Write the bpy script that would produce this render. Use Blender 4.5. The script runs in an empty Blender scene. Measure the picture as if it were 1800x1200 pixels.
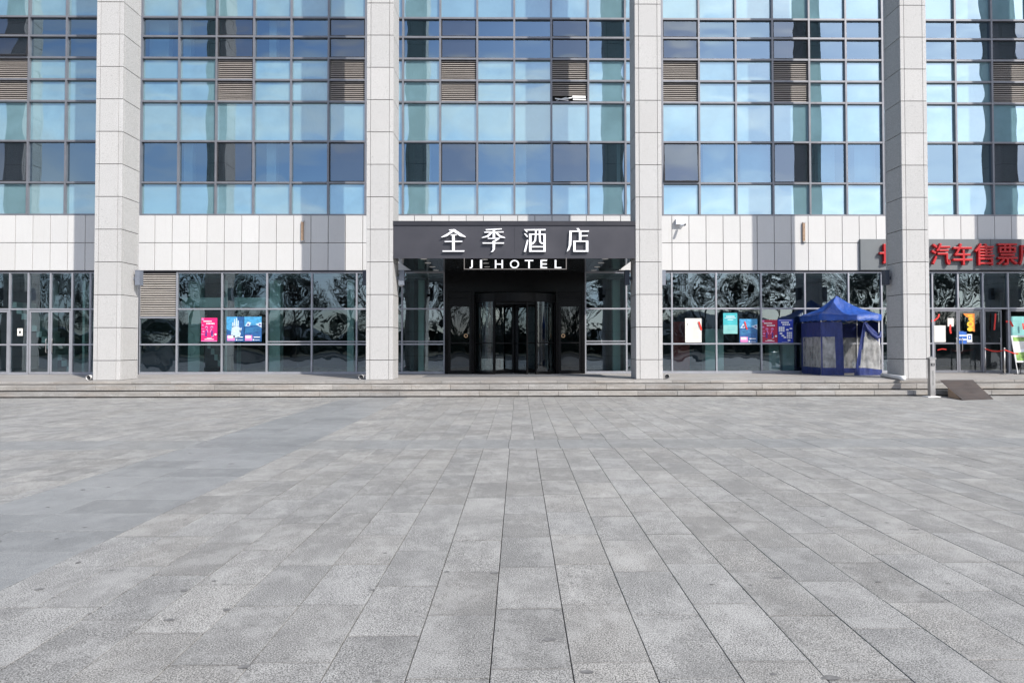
import bpy, math, random
from mathutils import Vector, Matrix
S = bpy.context.scene
C = S.collection
rnd = random.Random(7)
PI = math.pi

# ------------------------------------------------------------------ camera
F, H = 1255.0, 1.59                                  # focal length for an 1800 px wide frame, eye height
PITCH, YAW, ROLL, SX, SY = .0213, .0121, -.0014, 26.98, -22.0
cam_d = bpy.data.cameras.new('camera')
cam = bpy.data.objects.new('camera', cam_d); C.objects.link(cam); S.camera = cam
cam_d.sensor_width = 36; cam_d.lens = F / 1800 * 36
cam_d.shift_x = -SX / 1800; cam_d.shift_y = SY / 1800
cam_d.clip_start = .05; cam_d.clip_end = 2000
cam.matrix_world = (Matrix.Translation((0, 0, H)) @ Matrix.Rotation(-YAW, 4, 'Z')
                    @ Matrix.Rotation(PI / 2 + PITCH, 4, 'X') @ Matrix.Rotation(ROLL, 4, 'Z'))
RM = cam.matrix_world.to_3x3()

# ------------------------------------------------------------------ sky and sun
SUN_EL = math.radians(40)
AZ = math.atan(.767)                                 # from the facade normal towards +X
sun_dir = Vector((math.sin(AZ) * math.cos(SUN_EL), -math.cos(AZ) * math.cos(SUN_EL), math.sin(SUN_EL)))
w = bpy.data.worlds.new('World'); S.world = w; w.use_nodes = True
nt = w.node_tree; nt.nodes.clear()
sky = nt.nodes.new('ShaderNodeTexSky'); sky.sky_type = 'NISHITA'; sky.sun_disc = False
sky.sun_elevation = SUN_EL; sky.sun_rotation = PI - AZ
sky.air_density = .8; sky.dust_density = 1.5; sky.ozone_density = 3.0; sky.altitude = 100
bg = nt.nodes.new('ShaderNodeBackground'); bg.inputs['Strength'].default_value = .15
wo = nt.nodes.new('ShaderNodeOutputWorld')
# thin cirrus over the whole sky
tc = nt.nodes.new('ShaderNodeTexCoord'); mp = nt.nodes.new('ShaderNodeMapping'); mp.inputs['Scale'].default_value = (1, 1, 2.6)
cn = nt.nodes.new('ShaderNodeTexNoise'); cn.inputs['Scale'].default_value = 4.2; cn.inputs['Detail'].default_value = 5; cn.inputs['Roughness'].default_value = .55; cn.inputs['Distortion'].default_value = .4
nt.links.new(tc.outputs['Generated'], mp.inputs['Vector']); nt.links.new(mp.outputs[0], cn.inputs['Vector'])
mr = nt.nodes.new('ShaderNodeMapRange')
for i_, q_ in enumerate((.42, .66, 0, .62)): mr.inputs[i_+1].default_value = q_
nt.links.new(cn.outputs[0], mr.inputs[0])
bw = nt.nodes.new('ShaderNodeRGBToBW'); nt.links.new(sky.outputs[0], bw.inputs[0])
ml = nt.nodes.new('ShaderNodeMath'); ml.operation = 'MULTIPLY'; ml.inputs[1].default_value = 1.6; nt.links.new(bw.outputs[0], ml.inputs[0])
mxs = nt.nodes.new('ShaderNodeMix'); mxs.data_type = 'RGBA'
nt.links.new(mr.outputs[0], mxs.inputs[0]); nt.links.new(sky.outputs[0], mxs.inputs[6]); nt.links.new(ml.outputs[0], mxs.inputs[7])
nt.links.new(mxs.outputs[2], bg.inputs['Color']); nt.links.new(bg.outputs[0], wo.inputs['Surface'])
sd = bpy.data.lights.new('sun', 'SUN'); sd.energy = 3.75; sd.angle = math.radians(.53); sd.color = (1, .945, .875)
so = bpy.data.objects.new('sun', sd); C.objects.link(so); so.location = (20, -25, 40)
so.rotation_euler = sun_dir.to_track_quat('Z', 'Y').to_euler()
S.view_settings.view_transform = 'Standard'; S.view_settings.look = 'None'
S.view_settings.gamma = 1; S.view_settings.exposure = .45; S.view_settings.use_curve_mapping = False

def at(px, py, Y):
    """point of the vertical plane y=Y lying at photograph pixel (px,py)"""
    u, v = px - 900 - SX, py - 600 - SY
    d = RM @ Vector((u, -v, -F))
    # undo the little roll handled by the matrix itself
    t = Y / d.y
    return Vector((d.x * t, Y, H + d.z * t))
def ground_at(px, py, z=0):
    u, v = px - 900 - SX, py - 600 - SY
    d = RM @ Vector((u, -v, -F)); t = (z - H) / d.z
    return Vector((d.x * t, d.y * t, z))

# ------------------------------------------------------------------ mesh helpers
WORLD = {}
class MB:
    def __init__(s): s.v = []; s.f = []; s.m = []; s.smooth = False
    def add(s, vs, fs, mi=0):
        n = len(s.v); s.v += [tuple(v) for v in vs]
        for f in fs: s.f.append(tuple(i + n for i in f)); s.m.append(mi)
        return s
    def box(s, x0, x1, y0, y1, z0, z1, mi=0):
        return s.add([(x0,y0,z0),(x1,y0,z0),(x1,y1,z0),(x0,y1,z0),(x0,y0,z1),(x1,y0,z1),(x1,y1,z1),(x0,y1,z1)],
              [(0,3,2,1),(4,5,6,7),(0,1,5,4),(1,2,6,5),(2,3,7,6),(3,0,4,7)], mi)
    def bevbox(s, x0, x1, y0, y1, z0, z1, b=.004, mi=0):
        """box with chamfered front (-y) face"""
        return s.add([(x0,y1,z0),(x1,y1,z0),(x1,y1,z1),(x0,y1,z1),
                      (x0,y0+b,z0),(x1,y0+b,z0),(x1,y0+b,z1),(x0,y0+b,z1),
                      (x0+b,y0,z0+b),(x1-b,y0,z0+b),(x1-b,y0,z1-b),(x0+b,y0,z1-b)],
              [(0,3,2,1),(0,1,5,4),(1,2,6,5),(2,3,7,6),(3,0,4,7),(4,5,9,8),(5,6,10,9),(6,7,11,10),(7,4,8,11),(8,9,10,11)], mi)
    def quad(s, a, b, c, d, mi=0): return s.add([a, b, c, d], [(0,1,2,3)], mi)
    def prism(s, poly, y0, y1, mi=0):
        """outline in (x,z) pulled from y0 (front) to y1"""
        n = len(poly); ar = sum(poly[i][0]*poly[(i+1)%n][1]-poly[(i+1)%n][0]*poly[i][1] for i in range(n))
        if ar < 0: poly = poly[::-1]
        vs = [(x, y0, z) for x, z in poly] + [(x, y1, z) for x, z in poly]
        return s.add(vs, [tuple(range(n)), tuple(range(2*n-1, n-1, -1))] + [(i, i+n, (i+1)%n+n, (i+1)%n) for i in range(n)], mi)
    def tube(s, pts, r, n=8, mi=0, cap=True):
        pts = [Vector(p) for p in pts]; rr = r if isinstance(r, (list, tuple)) else [r]*len(pts)
        base = len(s.v); prev = None
        for i, p in enumerate(pts):
            d = (pts[min(i+1, len(pts)-1)] - pts[max(i-1, 0)])
            d.normalize()
            a = prev if prev is not None else (Vector((0,0,1)) if abs(d.z) < .9 else Vector((1,0,0)))
            a = (a - d * a.dot(d)); a.normalize(); prev = a
            b = d.cross(a)
            for k in range(n):
                t = 2*PI*k/n
                q = p + (a*math.cos(t) + b*math.sin(t))*rr[i]
                s.v.append(tuple(q))
        for i in range(len(pts)-1):
            for k in range(n):
                k2 = (k+1) % n
                s.f.append((base+i*n+k, base+i*n+k2, base+(i+1)*n+k2, base+(i+1)*n+k)); s.m.append(mi)
        if cap:
            s.f.append(tuple(base+k for k in range(n-1, -1, -1))); s.m.append(mi)
            s.f.append(tuple(base+(len(pts)-1)*n+k for k in range(n))); s.m.append(mi)
        return s
    def lathe(s, cx, cy, prof, n=16, mi=0):
        base = len(s.v)
        for r, z in prof:
            for k in range(n): s.v.append((cx+r*math.cos(2*PI*k/n), cy+r*math.sin(2*PI*k/n), z))
        for i in range(len(prof)-1):
            for k in range(n):
                k2 = (k+1) % n
                s.f.append((base+i*n+k, base+i*n+k2, base+(i+1)*n+k2, base+(i+1)*n+k)); s.m.append(mi)
        s.f.append(tuple(base+k for k in range(n-1, -1, -1))); s.m.append(mi)
        s.f.append(tuple(base+(len(prof)-1)*n+k for k in range(n))); s.m.append(mi)
        return s
    def mesh(s, name, mats, smooth=False):
        me = bpy.data.meshes.new(name); me.from_pydata(s.v, [], s.f)
        for m in (mats if isinstance(mats, (list, tuple)) else [mats]): me.materials.append(m)
        if any(s.m): me.polygons.foreach_set('material_index', s.m)
        if smooth or s.smooth: me.polygons.foreach_set('use_smooth', [True]*len(s.f))
        me.update(); return me
    def build(s, name, mats, parent=None, smooth=False):
        """vertices are given in world space; the origin goes to the parent's origin, or to the base of the mesh"""
        if parent is not None: o0 = WORLD[parent.name]
        else:
            xs = [v[0] for v in s.v]; ys = [v[1] for v in s.v]; zs = [v[2] for v in s.v]
            o0 = Vector(((min(xs)+max(xs))/2, (min(ys)+max(ys))/2, min(zs)))
        s.v = [(v[0]-o0.x, v[1]-o0.y, v[2]-o0.z) for v in s.v]
        ob = bpy.data.objects.new(name, s.mesh(name, mats, smooth)); C.objects.link(ob)
        if parent is not None: ob.parent = parent
        else: ob.location = o0
        WORLD[ob.name] = o0.copy()
        return ob
def put(name, me, loc, parent, rot=None):
    """shared mesh placed at world loc under parent"""
    o = bpy.data.objects.new(name, me); C.objects.link(o)
    p0 = WORLD[parent.name] if parent is not None else Vector((0,0,0))
    o.location = Vector(loc) - p0
    if rot: o.rotation_euler = rot
    if parent is not None: o.parent = parent
    WORLD[o.name] = Vector(loc)
    return o
def thing(name, loc, label, cat, group=None):
    o = bpy.data.objects.new(name, None); C.objects.link(o); o.location = loc; o.empty_display_size = .2
    WORLD[o.name] = Vector(loc); tag(o, label, cat, group); return o
def tag(o, label=None, cat=None, group=None, kind=None):
    if label: o['label'] = label
    if cat: o['category'] = cat
    if group: o['group'] = group
    if kind: o['kind'] = kind
    return o
def dup(root, delta, label, group=None):
    r = root.copy(); C.objects.link(r); r.location = root.location + Vector(delta); r['label'] = label
    if group: r['group'] = group
    WORLD[r.name] = WORLD[root.name] + Vector(delta)
    for ch in list(root.children):
        c = ch.copy(); C.objects.link(c); c.parent = r
        for g in list(ch.children):
            d = g.copy(); C.objects.link(d); d.parent = c
    return r

# ------------------------------------------------------------------ materials
def newmat(name):
    m = bpy.data.materials.new(name); m.use_nodes = True
    n = m.node_tree; n.nodes.clear()
    out = n.nodes.new('ShaderNodeOutputMaterial')
    return m, n, out
class NG:
    def __init__(s, n): s.n = n
    def node(s, t, **kw):
        x = s.n.nodes.new(t)
        for k, v in kw.items(): setattr(x, k, v)
        return x
    def L(s, a, b): s.n.links.new(a, b)
    def pos(s): return s.node('ShaderNodeNewGeometry').outputs['Position']
    def scaled(s, vec, sc):
        x = s.node('ShaderNodeVectorMath', operation='MULTIPLY'); s.L(vec, x.inputs[0]); x.inputs[1].default_value = sc; return x.outputs[0]
    def noise(s, vec, scale, detail=3, rough=.55):
        x = s.node('ShaderNodeTexNoise'); s.L(vec, x.inputs['Vector'])
        x.inputs['Scale'].default_value = scale; x.inputs['Detail'].default_value = detail; x.inputs['Roughness'].default_value = rough
        return x.outputs[0]
    def map(s, val, a, b, c, d):
        x = s.node('ShaderNodeMapRange'); s.L(val, x.inputs[0])
        for i, q in enumerate((a, b, c, d)): x.inputs[i+1].default_value = q
        return x.outputs[0]
    def math(s, op, a, b):
        x = s.node('ShaderNodeMath', operation=op)
        for i, q in enumerate((a, b)):
            if isinstance(q, (int, float)): x.inputs[i].default_value = q
            else: s.L(q, x.inputs[i])
        return x.outputs[0]
    def mix(s, fac, a, b, mode='MIX'):
        x = s.node('ShaderNodeMix', data_type='RGBA', blend_type=mode)
        for i, q in ((0, fac), (6, a), (7, b)):
            if isinstance(q, (int, float)): x.inputs[i].default_value = q
            elif isinstance(q, tuple): x.inputs[i].default_value = (*q, 1)[:4]
            else: s.L(q, x.inputs[i])
        return x.outputs[2]
    def bsdf(s, out, rough=.6, metal=0, spec=.5):
        x = s.node('ShaderNodeBsdfPrincipled'); x.inputs['Roughness'].default_value = rough
        x.inputs['Metallic'].default_value = metal; x.inputs['Specular IOR Level'].default_value = spec
        s.L(x.outputs[0], out.inputs['Surface']); return x
    def bump(s, h, strength, dist, b):
        x = s.node('ShaderNodeBump'); x.inputs['Strength'].default_value = strength; x.inputs['Distance'].default_value = dist
        s.L(h, x.inputs['Height']); s.L(x.outputs[0], b.inputs['Normal'])
def grade(v, k): return tuple(min(1, c*k) for c in v)

def plain(name, col, rough=.5, metal=0, var=.06, scale=3, spec=.5):
    m, n, out = newmat(name); g = NG(n); b = g.bsdf(out, rough, metal, spec)
    nz = g.noise(g.pos(), scale, 4)
    c = g.mix(g.map(nz, .3, .7, 0, 1), grade(col, 1-var), grade(col, 1+var)); g.L(c, b.inputs['Base Color'])
    g.L(g.map(nz, .3, .7, max(.02, rough-.06), min(1, rough+.06)), b.inputs['Roughness'])
    return m
def island_random(g, amt):
    oi = g.node('ShaderNodeObjectInfo'); ge = g.node('ShaderNodeNewGeometry')
    r = g.math('FRACT', g.math('ADD', oi.outputs['Random'], ge.outputs['Random Per Island']), 0)
    return r
def granite(name, col, var=.12, worn=0, edge=False, speck=.25, sscale=220, rough=.6, stain=.18, dirtcol=(.1,.095,.085), stretch=(1,1,1), tint=.03, vstreak=False, brown=0.0):
    m, n, out = newmat(name); g = NG(n); b = g.bsdf(out, rough, 0, .35)
    P = g.pos(); r = island_random(g, 1)
    base = g.mix(r, grade(col, 1-var), grade(col, 1+var))
    r2 = g.math('FRACT', g.math('MULTIPLY', r, 7.31), 0)
    base = g.mix(g.map(r2, 0, 1, 0, .5), base, g.mix(1.0, base, (1+tint, 1, 1-tint*1.4), 'MULTIPLY'))
    # speckle of the stone
    sp = g.noise(P, sscale, 2, .7)
    base = g.mix(g.map(sp, .38, .62, 0, 1), g.mix(1.0, base, (1-speck,)*3, 'MULTIPLY'), g.mix(1.0, base, (1+speck*.8,)*3, 'MULTIPLY'))
    vo = g.noise(P, sscale*.33, 2, .8)
    base = g.mix(g.map(vo, .62, .70, 0, speck*1.3), base, grade(col, .3))
    # worn and stained areas
    PW = P
    if worn:                                          # every slab was cut and worn on its own
        cb = g.node('ShaderNodeCombineXYZ'); g.L(g.math('MULTIPLY', r, 37.0), cb.inputs[0]); g.L(g.math('MULTIPLY', r, 91.0), cb.inputs[1])
        va = g.node('ShaderNodeVectorMath', operation='ADD'); g.L(P, va.inputs[0]); g.L(cb.outputs[0], va.inputs[1]); PW = va.outputs[0]
    PS = g.scaled(PW, stretch)
    n1 = g.noise(PS, 1.1, 6, .62); n2 = g.noise(PS, 5.5, 5, .65)
    sf = g.math('ADD', g.math('MULTIPLY', n1, .6), g.math('MULTIPLY', n2, .4))
    base = g.mix(g.map(sf, .42, .66, 0, stain), base, dirtcol)
    base = g.mix(g.map(sf, .46, .30, 0, stain*.7), base, grade(col, 1.35))
    if worn:
        n3 = g.noise(g.scaled(PW, (1.25, .9, 1)), 2.3, 8, .72)
        base = g.mix(g.map(n3, .50, .57, 0, worn), base, grade(col, 1.45))
        n4 = g.noise(g.scaled(PW, (1.1, 1, 1)), 1.35, 8, .74)
        base = g.mix(g.map(n4, .54, .62, 0, worn*1.15), base, grade(col, .52))
    if edge:
        tcn = g.node('ShaderNodeTexCoord'); sx = g.node('ShaderNodeSeparateXYZ'); g.L(tcn.outputs['Generated'], sx.inputs[0])
        e1 = g.math('ABSOLUTE', g.math('SUBTRACT', sx.outputs[1], .5), 0); e2 = g.math('ABSOLUTE', g.math('SUBTRACT', sx.outputs[0], .5), 0)
        en = g.noise(P, 14, 4, .7)
        ee = g.math('ADD', g.math('MAXIMUM', e1, g.math('SUBTRACT', e2, .02)), g.math('MULTIPLY', g.math('SUBTRACT', en, .5), .055))
        base = g.mix(g.math('MULTIPLY', g.map(ee, .478, .499, 0, .5), g.map(g.noise(P, .9, 3), .38, .58, .4, 1)), base, grade(col, .38))
    if brown:
        nb = g.noise(g.scaled(P, (.6, 1, 3)), 1.7, 5, .6)
        base = g.mix(g.map(nb, .48, .7, 0, brown), base, (.26, .18, .12))
    if vstreak:
        ns = g.noise(g.scaled(P, (9, 9, .35)), 1.3, 4, .6)
        base = g.mix(g.map(ns, .55, .8, 0, .13), base, (.28, .27, .25))
    g.L(base, b.inputs['Base Color'])
    g.bump(sp, .12, .004, b)
    return m

M = {}
M['paving'] = granite('granite_paving', (.322, .320, .309), worn=.26, var=.13, speck=.85, sscale=125, rough=.62, stain=.52, dirtcol=(.13,.128,.125), stretch=(1.5, .8, 1), tint=.04)
M['paving_near'] = granite('granite_paving_near', (.322, .320, .309), worn=.26, edge=True, var=.13, speck=.85, sscale=125, rough=.62, stain=.52, dirtcol=(.13,.128,.125), stretch=(1.5, .8, 1), tint=.04)
M['band_paving'] = granite('smooth_band_paving', (.262, .267, .266), worn=.22, var=.11, speck=.45, sscale=150, rough=.45, stain=.2, dirtcol=(.12,.125,.135), stretch=(1,.8,1), tint=.0)
M['cross_paving'] = granite('cross_band_paving', (.27, .275, .272), worn=.2, var=.07, speck=.5, sscale=125, stain=.35, dirtcol=(.13,.128,.125), stretch=(1,.8,1))
M['step'] = granite('weathered_step_granite', (.33, .322, .308), var=.14, speck=.3, sscale=90, rough=.7, stain=.55, dirtcol=(.12,.11,.10), stretch=(.8,1,5), tint=.05, brown=.22)
M['deck'] = granite('platform_granite', (.34, .33, .32), var=.08, speck=.2, sscale=90, rough=.6, stain=.35, dirtcol=(.16,.15,.135), stretch=(.5,1.5,1), tint=.05, brown=.15)
M['column'] = granite('flamed_granite', (.468, .465, .458), var=.05, speck=.34, sscale=60, rough=.75, stain=.13, dirtcol=(.4,.39,.37), tint=.012, vstreak=True)
M['band'] = granite('pale_band_stone', (.555, .555, .55), var=.04, speck=.08, sscale=60, rough=.7, stain=.09, dirtcol=(.45,.44,.42), tint=.01, vstreak=True)
M['joint'] = plain('joint_mortar', (.03, .027, .024), .9)
M['dirt'] = plain('ground_bed', (.035, .032, .028), .95, var=.2)
M['far_ground'] = granite('distant_paving', (.26,.26,.265), var=.0, speck=.2, sscale=20, stain=.3, stretch=(.3,.3,1))
M['mullion'] = plain('grey_aluminium', (.185, .19, .21), .42, .3, var=.08)
M['mullion_light'] = plain('pale_aluminium', (.33, .34, .37), .42, .35, var=.06)
M['black'] = plain('black_panel', (.005, .005, .0055), .16, 0, var=.2, spec=.12)
M['blackframe'] = plain('black_frame', (.006, .006, .0065), .35, 0, spec=.16)
M['gasket'] = plain('black_gasket', (.015, .016, .02), .7)
M['fascia'] = plain('charcoal_fascia', (.056, .055, .064), .42, .3, var=.10, scale=1.2)
M['fascia_edge'] = plain('fascia_edge', (.035, .034, .04), .4, .3)
M['white'] = plain('white_acrylic', (.86, .87, .90), .35, 0, var=.02)
M['whitepaint'] = plain('white_paint', (.8, .8, .79), .45, 0, var=.04)
M['steel'] = plain('brushed_steel', (.45, .44, .43), .42, .9, var=.04, scale=2)
M['redletter'] = plain('red_letter', (.44, .007, .010), .38, 0, var=.1)
M['ribbon'] = plain('red_ribbon', (.65, .03, .02), .6)
M['board'] = plain('grey_sign_board', (.135, .15, .158), .55, 0, var=.05)
M['louvre_pale'] = plain('pale_louvre', (.44, .41, .375), .55, 0, var=.06)
M['louvre'] = plain('beige_louvre', (.37, .335, .305), .55, 0, var=.06)
M['darkback'] = plain('dark_cavity', (.02, .018, .017), .9)
M['ramp'] = plain('rusty_plate', (.066, .050, .044), .6, .2, var=.3, scale=2.5)
M['lampbox'] = plain('dark_lamp_box', (.05, .06, .08), .5)  # left flank boxes: shade put into the colour
M['lampbox2'] = plain('lamp_box_grey', (.16, .18, .22), .5)  # right flank boxes: sunlight put into the colour
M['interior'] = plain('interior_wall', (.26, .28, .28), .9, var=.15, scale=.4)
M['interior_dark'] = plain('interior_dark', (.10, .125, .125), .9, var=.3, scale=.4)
M['interior_floor'] = plain('interior_floor', (.22, .22, .21), .3)
M['interior_pale'] = plain('interior_pale_plaster', (.62, .76, .70), .8, var=.04)
M['blind'] = plain('grey_blind', (.24, .235, .245), .9, var=.12, scale=.8)
M['darkblind'] = plain('dark_slatted_blind', (.05, .04, .05), .8, var=.1)
M['tree'] = plain('bare_bark', (.045, .038, .032), .95)
M['hedge'] = plain('dark_hedge', (.02, .028, .016), .95, var=.4)
M['mat'] = plain('grey_door_mat', (.12, .125, .135), .9, var=.08)
M['brass'] = plain('brass_disc', (.55, .36, .2), .4, .6)
M['redcab'] = plain('red_cabinet', (.36, .05, .045), .5)
M['soffit'] = plain('gloss_soffit', (.02, .024, .026), .09, 0, var=.1, spec=1.0)
M['downlight'] = plain('downlight_trim', (.75, .75, .72), .4)
M['rust'] = plain('rusty_bracket', (.32, .22, .15), .7, .2, var=.3, scale=20)
M['paper'] = plain('paper', (.72, .71, .66), .8, var=.05)
M['yellow'] = plain('gold_print', (.75, .48, .03), .6)
M['orange'] = plain('orange_print', (.72, .22, .03), .6)
M['bluep'] = plain('blue_print', (.03, .13, .48), .6)
M['navyp'] = plain('navy_print', (.02, .05, .42), .5)
M['magenta'] = plain('magenta_print', (.72, .015, .16), .5, var=.05)
M['darkred'] = plain('dark_red_print', (.45, .015, .06), .5, var=.05)
M['pink'] = plain('pink_print', (.72, .22, .48), .5)
M['purple'] = plain('purple_print', (.11, .03, .22), .5)
M['tealp'] = plain('teal_print', (.05, .42, .46), .5, var=.15)
M['green'] = plain('green_print', (.2, .35, .08), .6, var=.5, scale=9)

def glass(name, tint, refl, base_fac, rough=0.0, ripple=0.0):
    m, n, out = newmat(name); g = NG(n)
    tr = g.node('ShaderNodeBsdfTransparent'); tr.inputs[0].default_value = (*tint, 1)
    gl = g.node('ShaderNodeBsdfGlossy'); gl.inputs['Color'].default_value = (*refl, 1); gl.inputs['Roughness'].default_value = rough
    fr = g.node('ShaderNodeFresnel'); fr.inputs['IOR'].default_value = 1.5
    mx = g.node('ShaderNodeMixShader'); g.L(g.map(fr.outputs[0], .04, 1, base_fac, 1), mx.inputs[0])
    if ripple:
        nz = g.noise(g.scaled(g.pos(), (1.1, 1, .8)), 1.6, 1.5, .4)
        bp = g.node('ShaderNodeBump'); bp.inputs['Strength'].default_value = 1; bp.inputs['Distance'].default_value = ripple
        g.L(nz, bp.inputs['Height']); g.L(bp.outputs[0], gl.inputs['Normal'])
    g.L(tr.outputs[0], mx.inputs[1]); g.L(gl.outputs[0], mx.inputs[2]); g.L(mx.outputs[0], out.inputs['Surface'])
    return m
def spandrel(name, col, refl, fac):
    m, n, out = newmat(name); g = NG(n)
    df = g.node('ShaderNodeBsdfDiffuse'); P = g.pos()
    nz = g.noise(g.scaled(P, (1, 1, 1.2)), 1.1, 3, .5); r = island_random(g, 1)
    c = g.mix(g.map(nz, .35, .68, 0, 1), grade(col, .86), grade(col, 1.16))
    c = g.mix(g.map(r, 0, 1, 0, .7), c, (.17, .29, .31)); g.L(c, df.inputs[0])
    gl = g.node('ShaderNodeBsdfGlossy'); gl.inputs['Color'].default_value = (*refl, 1); gl.inputs['Roughness'].default_value = .0
    fr = g.node('ShaderNodeFresnel'); fr.inputs['IOR'].default_value = 1.5
    mx = g.node('ShaderNodeMixShader'); g.L(g.map(fr.outputs[0], .04, 1, fac, 1), mx.inputs[0])
    g.L(df.outputs[0], mx.inputs[1]); g.L(gl.outputs[0], mx.inputs[2]); g.L(mx.outputs[0], out.inputs['Surface'])
    return m
M['vision'] = glass('coated_vision_glass', (.50, .66, .72), (.62, .84, 1.0), .33)
M['sash_glass'] = glass('grey_sash_glass', (.60, .60, .62), (.72, .84, .95), .22)
M['spandrel'] = spandrel('coated_spandrel_glass', (.16, .29, .34), (.68, .84, .92), .38)
M['shopglass'] = glass('tinted_shop_glass', (.62, .80, .80), (.74, .89, 1.0), .20, ripple=.002)
M['doorglass'] = glass('door_glass', (.62, .70, .70), (.85, .93, 1.0), .08)
M['clearfilm'] = glass('clear_vinyl', (.74, .74, .74), (1, 1, 1), .05, .12)
def fabric(name, col, rough=.45):
    m, n, out = newmat(name); g = NG(n); b = g.bsdf(out, rough, 0, .5)
    nz = g.noise(g.scaled(g.pos(), (1, 1, .5)), 6, 5, .6); fine = g.noise(g.pos(), 22, 3)
    g.L(g.mix(g.map(nz, .35, .65, 0, 1), grade(col, .8), grade(col, 1.15)), b.inputs['Base Color'])
    g.bump(g.math('ADD', nz, g.math('MULTIPLY', fine, .25)), .5, .06, b)
    return m
M['bluefab'] = fabric('blue_tarpaulin', (.008, .066, .33))
M['navyfab'] = fabric('navy_wall_fabric', (.015, .03, .15), .5)
def vinyl():
    m, n, out = newmat('wrinkled_clear_vinyl'); g = NG(n)
    tr = g.node('ShaderNodeBsdfTransparent'); tr.inputs[0].default_value = (.72, .72, .72, 1)
    b = g.node('ShaderNodeBsdfPrincipled'); b.inputs['Base Color'].default_value = (.66, .66, .65, 1); b.inputs['Roughness'].default_value = .22
    nz = g.noise(g.scaled(g.pos(), (1, 1, .6)), 6, 3, .5); g.bump(nz, .45, .05, b)
    mx = g.node('ShaderNodeMixShader'); g.L(g.map(nz, .35, .65, .28, .52), mx.inputs[0])
    g.L(tr.outputs[0], mx.inputs[1]); g.L(b.outputs[0], mx.inputs[2]); g.L(mx.outputs[0], out.inputs['Surface'])
    return m
M['vinyl'] = vinyl()

# ------------------------------------------------------------------ key dimensions
D0, D1, D2 = 21.60, 23.10, 27.714          # foot of steps, column fronts, facade glass
ZP = .45                                   # platform height
C0, CP, CW, CD = -13.664, 8.734, .861, 1.0715
colx = [C0 + CP*j for j in range(-1, 5)]   # columns -1 and 4 stand outside the frame
SOFF = 4.38

# ------------------------------------------------------------------ ground
gz = MB(); gz.box(-400, 400, -500, D0+1, -.6, -.03)
ground = gz.build('plaza_ground', M['dirt']); tag(ground, kind='structure')
WORLD[ground.name] = Vector(ground.location)
far = MB()
X0, X1, Y0 = -20, 20, .8
far.box(-400, X0-.004, -16, D0+.5, -.02, -.002); far.box(X1+.004, 400, -16, D0+.5, -.02, -.002); far.box(X0, X1, -16, Y0-.004, -.02, -.002)
tag(far.build('distant_paving', M['far_ground'], ground), kind='stuff')
M['asphalt'] = plain('asphalt', (.05, .05, .052), .85, var=.2); M['verge'] = plain('dry_verge', (.07, .065, .04), .95, var=.35, scale=.5)
b = MB(); b.box(-400, 400, -34, -16.15, -.02, -.012); b.build('road', M['asphalt'], ground)
b = MB(); b.box(-400, 400, -16.148, -16.002, -.02, .10); b.box(-400, 400, -34.15, -34.002, -.02, .10); tag(b.build('kerb', M['step'], ground), kind='stuff')
b = MB(); b.box(-400, 400, -500, -34.152, -.02, .02); b.build('verge', M['verge'], ground)
BAND = (10.96, 11.95)      # cross band of smooth slabs
LB = (-5.17, -3.36)        # long band of smooth slabs
slab_meshes = {}
def slab_mesh(wd, ln, mk, var):
    k = (round(wd, 3), round(ln, 3), mk, var)
    if k not in slab_meshes:
        b = MB(); h = .030; c = .0014; x, y = wd/2, ln/2
        b.add([(-x,-y,-h),(x,-y,-h),(x,y,-h),(-x,y,-h),(-x,-y,-c),(x,-y,-c),(x,y,-c),(-x,y,-c),
               (-x+c,-y+c,0),(x-c,-y+c,0),(x-c,y-c,0),(-x+c,y-c,0)],
              [(0,1,5,4),(1,2,6,5),(2,3,7,6),(3,0,4,7),(4,5,9,8),(5,6,10,9),(6,7,11,10),(7,4,8,11),(8,9,10,11)])
        slab_meshes[k] = b.mesh('paving_slab', M[mk])
    return slab_meshes[k]
slabs = []                  # (x0,x1,y0,y1,mat)
def column_slabs(xa, xb, ya, yb, L, mk, off):
    y = ya - off*L
    while y < yb:
        a, b_ = max(y, ya), min(y+L, yb)
        if b_-a > .06: slabs.append((xa, xb, a, b_, mk))
        y += L
GX = -.14
def lanes(xa, xb, ya, yb):
    k = math.ceil((xa-GX)/.4 - 1e-6)
    edges = [xa] + [GX+.4*i for i in range(k, int((xb-GX)/.4)+1) if xa+.08 < GX+.4*i < xb-.08] + [xb]
    for a, b_ in zip(edges, edges[1:]): column_slabs(a, b_, ya, yb, .8, 'paving', rnd.choice((0, .25, .5, .5, .75, rnd.random())))
for ya, yb in ((Y0, BAND[0]), (BAND[1], D0)):
    lanes(X0, LB[0], ya, yb); lanes(LB[1], X1, ya, yb)
for xa, xb in ((LB[0], -4.34), (-4.34, LB[1])): column_slabs(xa, xb, Y0, D0, .62, 'band_paving', .3 if xa < -5 else .3)
x = X0
while x < LB[0]-.1: slabs.append((x, min(x+.9, LB[0]), *BAND, 'cross_paving')); x += .9
x = LB[1]
while x < X1-.1: slabs.append((x, min(x+.8, X1), *BAND, 'cross_paving')); x += .8
def in_view(s):
    y = (s[2]+s[3])/2; x = (s[0]+s[1])/2
    return y > 2.9 and (-.735*y - .3) < x < (.722*y + .3)
near = sorted([s for s in slabs if in_view(s)], key=lambda s: -(s[1]-s[0])*(s[3]-s[2])/((s[2]+s[3])/2)**3)[:290]
nearset = set(near); rest = MB(); rest2 = MB(); rest3 = MB()
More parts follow.
